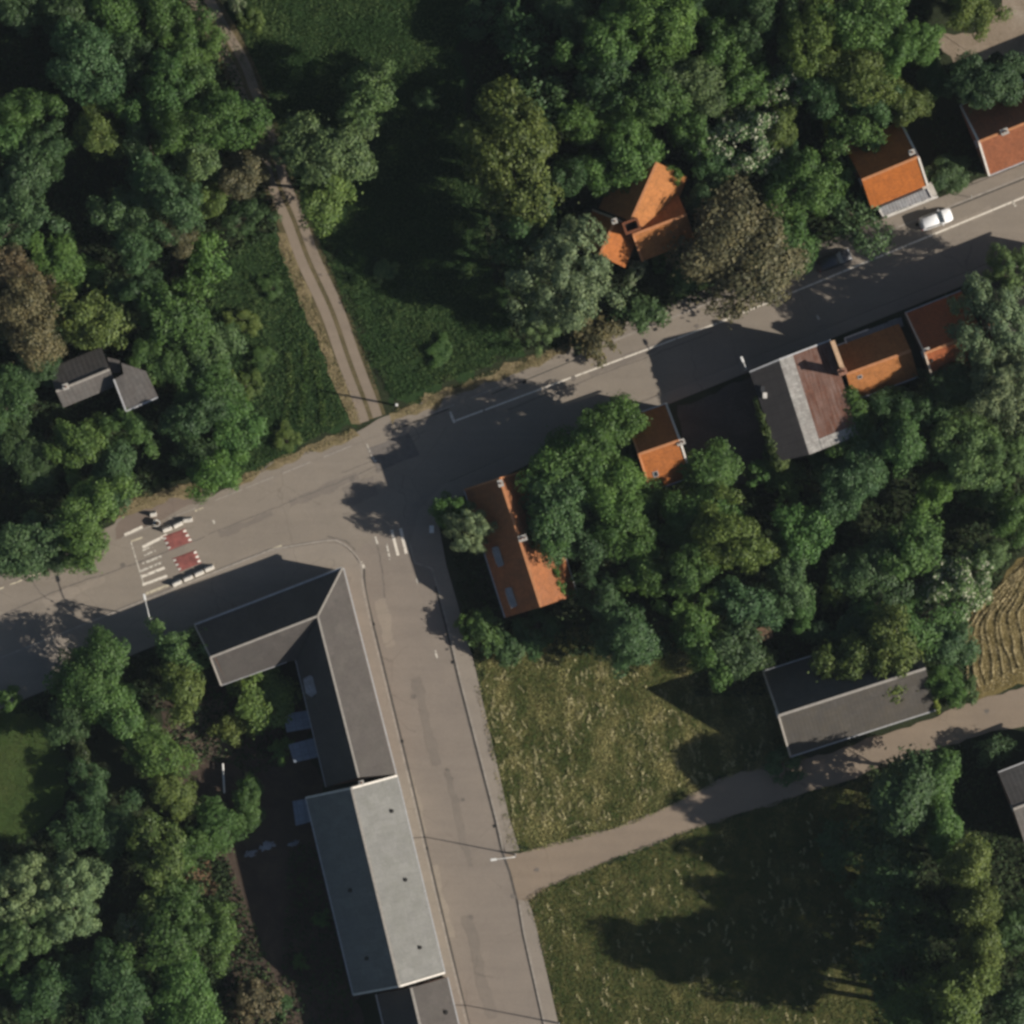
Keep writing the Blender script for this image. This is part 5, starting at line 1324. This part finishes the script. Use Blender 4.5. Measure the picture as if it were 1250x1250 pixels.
for t in T:
    x, y, r, key, col, lab, grp = t[:7]; h = t[7] if len(t) > 7 else None
    nm = 'poplar_tree' if key == 'tall' else None
    tree(x, y, r, key, col, lab, h, nm, group=grp if key != 'shrub' else None)

# ivy masses and hedge: one plant each
def ivy(name, label, cat, line, zs, w, col, n, seed, leaf=.17):
    rng = np.random.default_rng(seed); pts = np.array([tuple(P(x, y, z)) for (x, y), z in zip(line, zs)])
    t = rng.uniform(0, len(pts) - 1.001, n); i = t.astype(int); f = (t - i)[:, None]
    wv = np.array(w)[i][:, None] * (1 - f) + np.array(w)[i + 1][:, None] * f
    d = unit(rng.normal(size=(n, 3))); rad = rng.uniform(.3, 1, n)[:, None] ** .4 * wv * (1 + .3 * np.sin(t * 9)[:, None])
    z = (pts[i] * (1 - f) + pts[i + 1] * f); top = z[:, 2].copy(); p = z + d * rad; p[:, 2] = np.minimum(p[:, 2], top + wv[:, 0] * .9)
    drop = rng.uniform(0, 1, n) < .4; p[drop, 2] *= rng.uniform(.1, 1, drop.sum())
    root = thing(name, label, cat, tuple(pts[0] * [1, 1, 0])); me = leaf_mesh('foliage', p - pts[0] * [1, 1, 0], unit(d + [0, 0, .4] + rng.normal(size=(n, 3)) * .4), leaf, rng, M['leaf'])
    o = bpy.data.objects.new('foliage', me); COL.objects.link(o); o.parent = root; o.color = (*col, 1)
    bm = bmesh.new(); tube(bm, [Vector((0, 0, 0)), Vector((.1, .05, zs[0] * .5)), Vector((.05, .1, zs[0] * .8))], [.09, .07, .04], 6); ORG[root] = Vector((0, 0, 0)); obj('stem', bm, M['bark'], root)
ivy('ivy', 'bright ivy spilling over the eastern rear corner of the workshop', 'ivy', [(1036, 478), (1046, 500), (1054, 528), (1036, 542), (1012, 552)], [6.4, 6.4, 6.2, 6.2, 6.6], [.8, 1.4, 1.8, 1.6, .8], (.058, .115, .022), 6500, 3)
ivy('ivy', 'strip of ivy climbing the western wall of the workshop', 'ivy', [(924, 486), (931, 510), (940, 535), (950, 566), (960, 566)], [6.6, 6.8, 6.8, 6.6, 5.0], [.4, .6, .65, .8, .5], (.066, .096, .024), 4200, 4)
ivy('ivy', 'yellow-green creeper along the eastern barn gable', 'ivy', [(1136, 838), (1141, 852), (1146, 870)], [5.0, 4.4, 3.6], [.3, .35, .3], (.15, .19, .03), 1100, 5)
ivy('hedge', 'curved dark garden hedge bordering the rounded lawn', 'hedge', [(72, 878), (94, 902), (104, 936), (106, 966)], [1.5, 1.6, 1.6, 1.5], [.9, .9, .9, .8], (.050, .070, .024), 4500, 6)

# ------------------------------------------------------------------ ground cover
def inside(px, py, poly):
    c = np.zeros(len(px), bool); n = len(poly)
    for i in range(n):
        x0, y0 = poly[i]; x1, y1 = poly[(i + 1) % n]
        hit = ((y0 > py) != (y1 > py)) & (px < (x1 - x0) * (py - y0) / (y1 - y0 + 1e-9) + x0); c ^= hit
    return c
def scatter(name, poly, per_m2, size, zmax, mat, seed, tilt=.5, aspect=.5, clump=0.0, flat=.4):
    rng = np.random.default_rng(seed); xs, ys = zip(*poly); A = (max(xs) - min(xs)) * (max(ys) - min(ys)) * .01
    n = int(A * per_m2); px = rng.uniform(min(xs), max(xs), n); py = rng.uniform(min(ys), max(ys), n)
    k = inside(px, py, poly); px, py = px[k], py[k]; n = len(px)
    hmap = .5 + .5 * np.sin(px * .11 + 2 * np.sin(py * .07)) * np.sin(py * .13 + 1.5 * np.sin(px * .05))
    if clump:
        k = rng.uniform(size=n) < (1 - clump) + clump * hmap; px, py, hmap = px[k], py[k], hmap[k]; n = len(px)
    z = rng.uniform(.05, 1, n) * zmax * (.35 + .65 * hmap)
    C = np.stack([(px - 625) * .1, (625 - py) * .1, z], 1)
    Nn = unit(rng.normal(size=(n, 3)) * tilt + np.array([0, 0, flat]))
    me = leaf_mesh(name, C, Nn, size, rng, mat, aspect); o = bpy.data.objects.new(name, me); COL.objects.link(o); o["kind"] = "stuff"
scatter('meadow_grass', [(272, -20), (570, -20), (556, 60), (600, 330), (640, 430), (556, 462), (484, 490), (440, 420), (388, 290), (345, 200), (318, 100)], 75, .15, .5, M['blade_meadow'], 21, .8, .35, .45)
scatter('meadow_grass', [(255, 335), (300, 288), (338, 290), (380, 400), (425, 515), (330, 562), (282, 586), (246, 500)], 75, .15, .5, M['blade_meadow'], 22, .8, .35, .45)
scatter('mown_grass', [(577, 790), (596, 900), (619, 1034), (640, 1041), (700, 1027), (780, 1003), (850, 969), (903, 943), (980, 931), (950, 880), (935, 815), (850, 770), (640, 770)], 80, .13, .22, M['blade_mown'], 23, .8, .3)
scatter('mown_grass', [(646, 1102), (670, 1080), (760, 1043), (850, 1009), (1000, 962), (1058, 948), (1080, 1280), (692, 1280)], 70, .13, .26, mat_grass_blade('rough_blades', (.044, .078, .019), (.30, .27, .11), .30, .61, (R(14), (1.3, .6, 1)), .16), 24, .8, .3)
for i, pl in enumerate(([(352, 430), (356, 470), (345, 530)], [(372, 415), (374, 450), (366, 520)], [(384, 440), (392, 480), (396, 520)])):
    a_ = [(x - 4, y) for x, y in pl]; b_ = [(x + 4, y) for x, y in pl][::-1]
    scatter('mown_streak', a_ + b_, 90, .14, .7, mat_grass_blade('streak_blades', (.05, .10, .022), (.11, .15, .045), .3, .5), 70 + i, .7, .35)
scatter('lawn_grass', [(-20, 870), (30, 864), (58, 886), (76, 920), (82, 960), (58, 1003), (20, 1026), (-20, 1028)], 90, .10, .12, mat_grass_blade('lawn_blades', (.042, .074, .018), (.085, .100, .032), .12, .52), 25, .7, .3)
scatter('stubble', [(1258, 676), (1238, 692), (1214, 722), (1190, 747), (1174, 768), (1186, 800), (1192, 830), (1190, 850), (1258, 828)], 60, .12, .14, M['blade_straw'], 26, .8, .25)
def windrows(name, lines, per_m, w, mat, seed, zmax=.35):
    rng = np.random.default_rng(seed); Cs = []
    for ln in lines:
        ln = np.array(smooth_line(ln, 8)); seg = np.linalg.norm(np.diff(ln, axis=0), axis=1); L = seg.sum() * .1; n = int(L * per_m)
        s = rng.uniform(0, len(ln) - 1.001, n); i = s.astype(int); f = (s - i)[:, None]; p = ln[i] * (1 - f) + ln[i + 1] * f
        k = .55 + .45 * np.sin(s * 2.1 + rng.uniform(0, 6)) * np.sin(s * .9 + rng.uniform(0, 6)); keep = rng.uniform(size=n) < k; p = p[keep]
        off = rng.normal(size=(len(p), 2)) * w * 5; rad = np.linalg.norm(off, axis=1) / (w * 5)
        z = zmax * np.exp(-rad ** 2 * .7) * rng.uniform(.4, 1, len(p)); q = p + off
        Cs.append(np.stack([(q[:, 0] - 625) * .1, (625 - q[:, 1]) * .1, z], 1))
    C = np.concatenate(Cs); me = leaf_mesh(name, C, unit(rng.normal(size=C.shape) * .7 + [0, 0, .6]), .13, rng, mat, .22)
    o = bpy.data.objects.new(name, me); COL.objects.link(o); o["kind"] = "stuff"
rs_ = random.Random(3); J = lambda: rs_.uniform(-3.2, 3.2)
windrows('straw', [[(1184 + 10 * k + J(), 846 - 5 * k), (1181 + 9.8 * k + J(), 822 - 4 * k), (1180 + 9.5 * k + J(), 800 - 3 * k), (1178 + 9 * k + J(), 772 - 3 * k), (1188 + 8.5 * k + J(), 757 - 3 * k), (1200 + 8 * k + J(), 742 - 4 * k), (1228 + 7 * k + J(), 712 - 6 * k), (1252 + 5 * k, 690 - 8 * k)][(k * 3) % 3:] for k in range(8)], 170, .17, M['blade_straw'], 27)
rw = random.Random(9); rows = []
PA = [(590, 800), (602, 900), (626, 1028), (700, 1016), (780, 992), (850, 956), (898, 936), (960, 920), (905, 830), (640, 780)]
PB = [(654, 1112), (672, 1090), (760, 1054), (850, 1020), (990, 976), (1040, 1000), (1060, 1250), (694, 1250)]
for poly, n in ((PA, 420), (PB, 210)):
    m = 0
    while m < n:
        x, y = rw.uniform(580, 1060), rw.uniform(780, 1255)
        if not inside(np.array([x]), np.array([y]), poly)[0] or math.sin(x * .043 + 1.3) * math.sin(y * .031 + x * .01) + rw.uniform(-.8, .8) < 0: continue
        l = rw.uniform(2, 11); a = R(76) + rw.gauss(0, .45); rows.append([(x, y), (x + l * .5 * math.cos(a) + rw.uniform(-1, 1), y + l * .5 * math.sin(a)), (x + l * math.cos(a), y + l * math.sin(a))]); m += 1
windrows('hay', rows, 130, .2, mat_grass_blade('hay_blades', (.17, .16, .055), (.64, .58, .33), .7, .42), 28, .22)
for i, (pl, w_) in enumerate((([(582, 836), (610, 960), (622, 1030)], 3), ([(652, 1112), (672, 1190), (690, 1262)], 3), ([(268, 20), (312, 100), (352, 200), (376, 270)], 4), ([(382, 275), (410, 345), (440, 420), (466, 492)], 3), ([(226, 0), (276, 100), (318, 225)], 4))):
    a_ = [(x - w_, y) for x, y in pl]; b_ = [(x + w_, y) for x, y in pl][::-1]
    scatter('verge_grass', a_ + b_, 60, .13, .3, M['blade_dry'] if i < 2 else M['blade_meadow'], 90 + i, .9, .3, .7)
for i, p in enumerate(([(338, 285), (348, 288), (372, 345), (402, 420), (430, 482), (440, 512), (428, 516), (408, 470), (384, 410), (360, 350)],
                       [(478, 502), (520, 482), (580, 460), (640, 436), (700, 416), (697, 430), (640, 452), (560, 482), (500, 506)],
                       [(150, 610), (200, 596), (236, 588), (248, 600), (200, 608), (160, 622)], [(286, 586), (340, 558), (430, 522), (438, 532), (340, 566), (292, 592)],
                       [(640, 1098), (664, 1082), (672, 1086), (654, 1108), (646, 1120)], [(905, 930), (975, 922), (985, 930), (910, 944)])):
    scatter('dry_grass', p, 70, .12, .3, M['blade_dry'], 30 + i, .9, .3, .6)
for i, (p, dn) in enumerate((([(-20, -20), (238, -20), (285, 70), (312, 150), (340, 255), (336, 285), (262, 330), (252, 500), (282, 585), (252, 596), (232, 582), (150, 606), (130, 640), (100, 690), (-20, 706)], 22),
                       ([(572, -20), (1126, -20), (1150, 110), (1105, 140), (1060, 200), (1075, 262), (1000, 310), (860, 366), (700, 424), (640, 428), (605, 330), (575, 150)], 22),
                       ([(540, 612), (570, 775), (600, 800), (840, 800), (850, 850), (936, 850), (936, 815), (1150, 862), (1190, 850), (1172, 770), (1240, 680), (1270, 640), (1270, 420), (1040, 486), (960, 566), (900, 596), (840, 596), (832, 592), (780, 590), (768, 514), (625, 590), (580, 610)], 22),
                       ([(-20, 880), (110, 822), (236, 776), (268, 836), (345, 812), (360, 860), (340, 935), (300, 950), (280, 930), (210, 930), (210, 868), (130, 880), (110, 960), (90, 1010), (230, 1000), (270, 1050), (270, 1260), (-20, 1260), (-20, 1030), (60, 1010), (90, 960), (60, 880), (-20, 862)], 22),
                       ([(1062, 935), (1120, 924), (1200, 900), (1225, 900), (1225, 990), (1270, 1010), (1270, 1270), (1075, 1270), (1050, 1100)], 20),
                       ([(238, 1099), (262, 1099), (266, 1046), (278, 1046), (308, 1120), (348, 1225), (348, 1260), (262, 1260)], 24),
                       ([(1080, 150), (1184, 140), (1200, 210), (1160, 230), (1145, 200), (1120, 145)], 18),
                       ([(352, 1040), (388, 1020), (436, 1225), (430, 1260), (340, 1260)], 16))):
    scatter('undergrowth', p, dn, .22, .8, M['undergrowth'], 50 + i, .7, .6, .5)
# ------------------------------------------------------------------ thin morning air
bm = bmesh.new(); box(bm, Vector((0, 0, (H_CAM + 25 - 1) / 2)), (1500, 1500, H_CAM + 25 + 1))
hz = bpy.data.materials.new('thin_air'); hz.use_nodes = True; hn = hz.node_tree
hn.nodes.remove(hn.nodes['Principled BSDF']); pv = hn.nodes.new('ShaderNodeVolumePrincipled')
pv.inputs['Color'].default_value = (.72, .86, 1.0, 1); pv.inputs['Density'].default_value = 1.4e-5
hn.links.new(pv.outputs[0], hn.nodes['Material Output'].inputs['Volume'])
o = obj('haze', bm, hz); o["kind"] = "stuff"
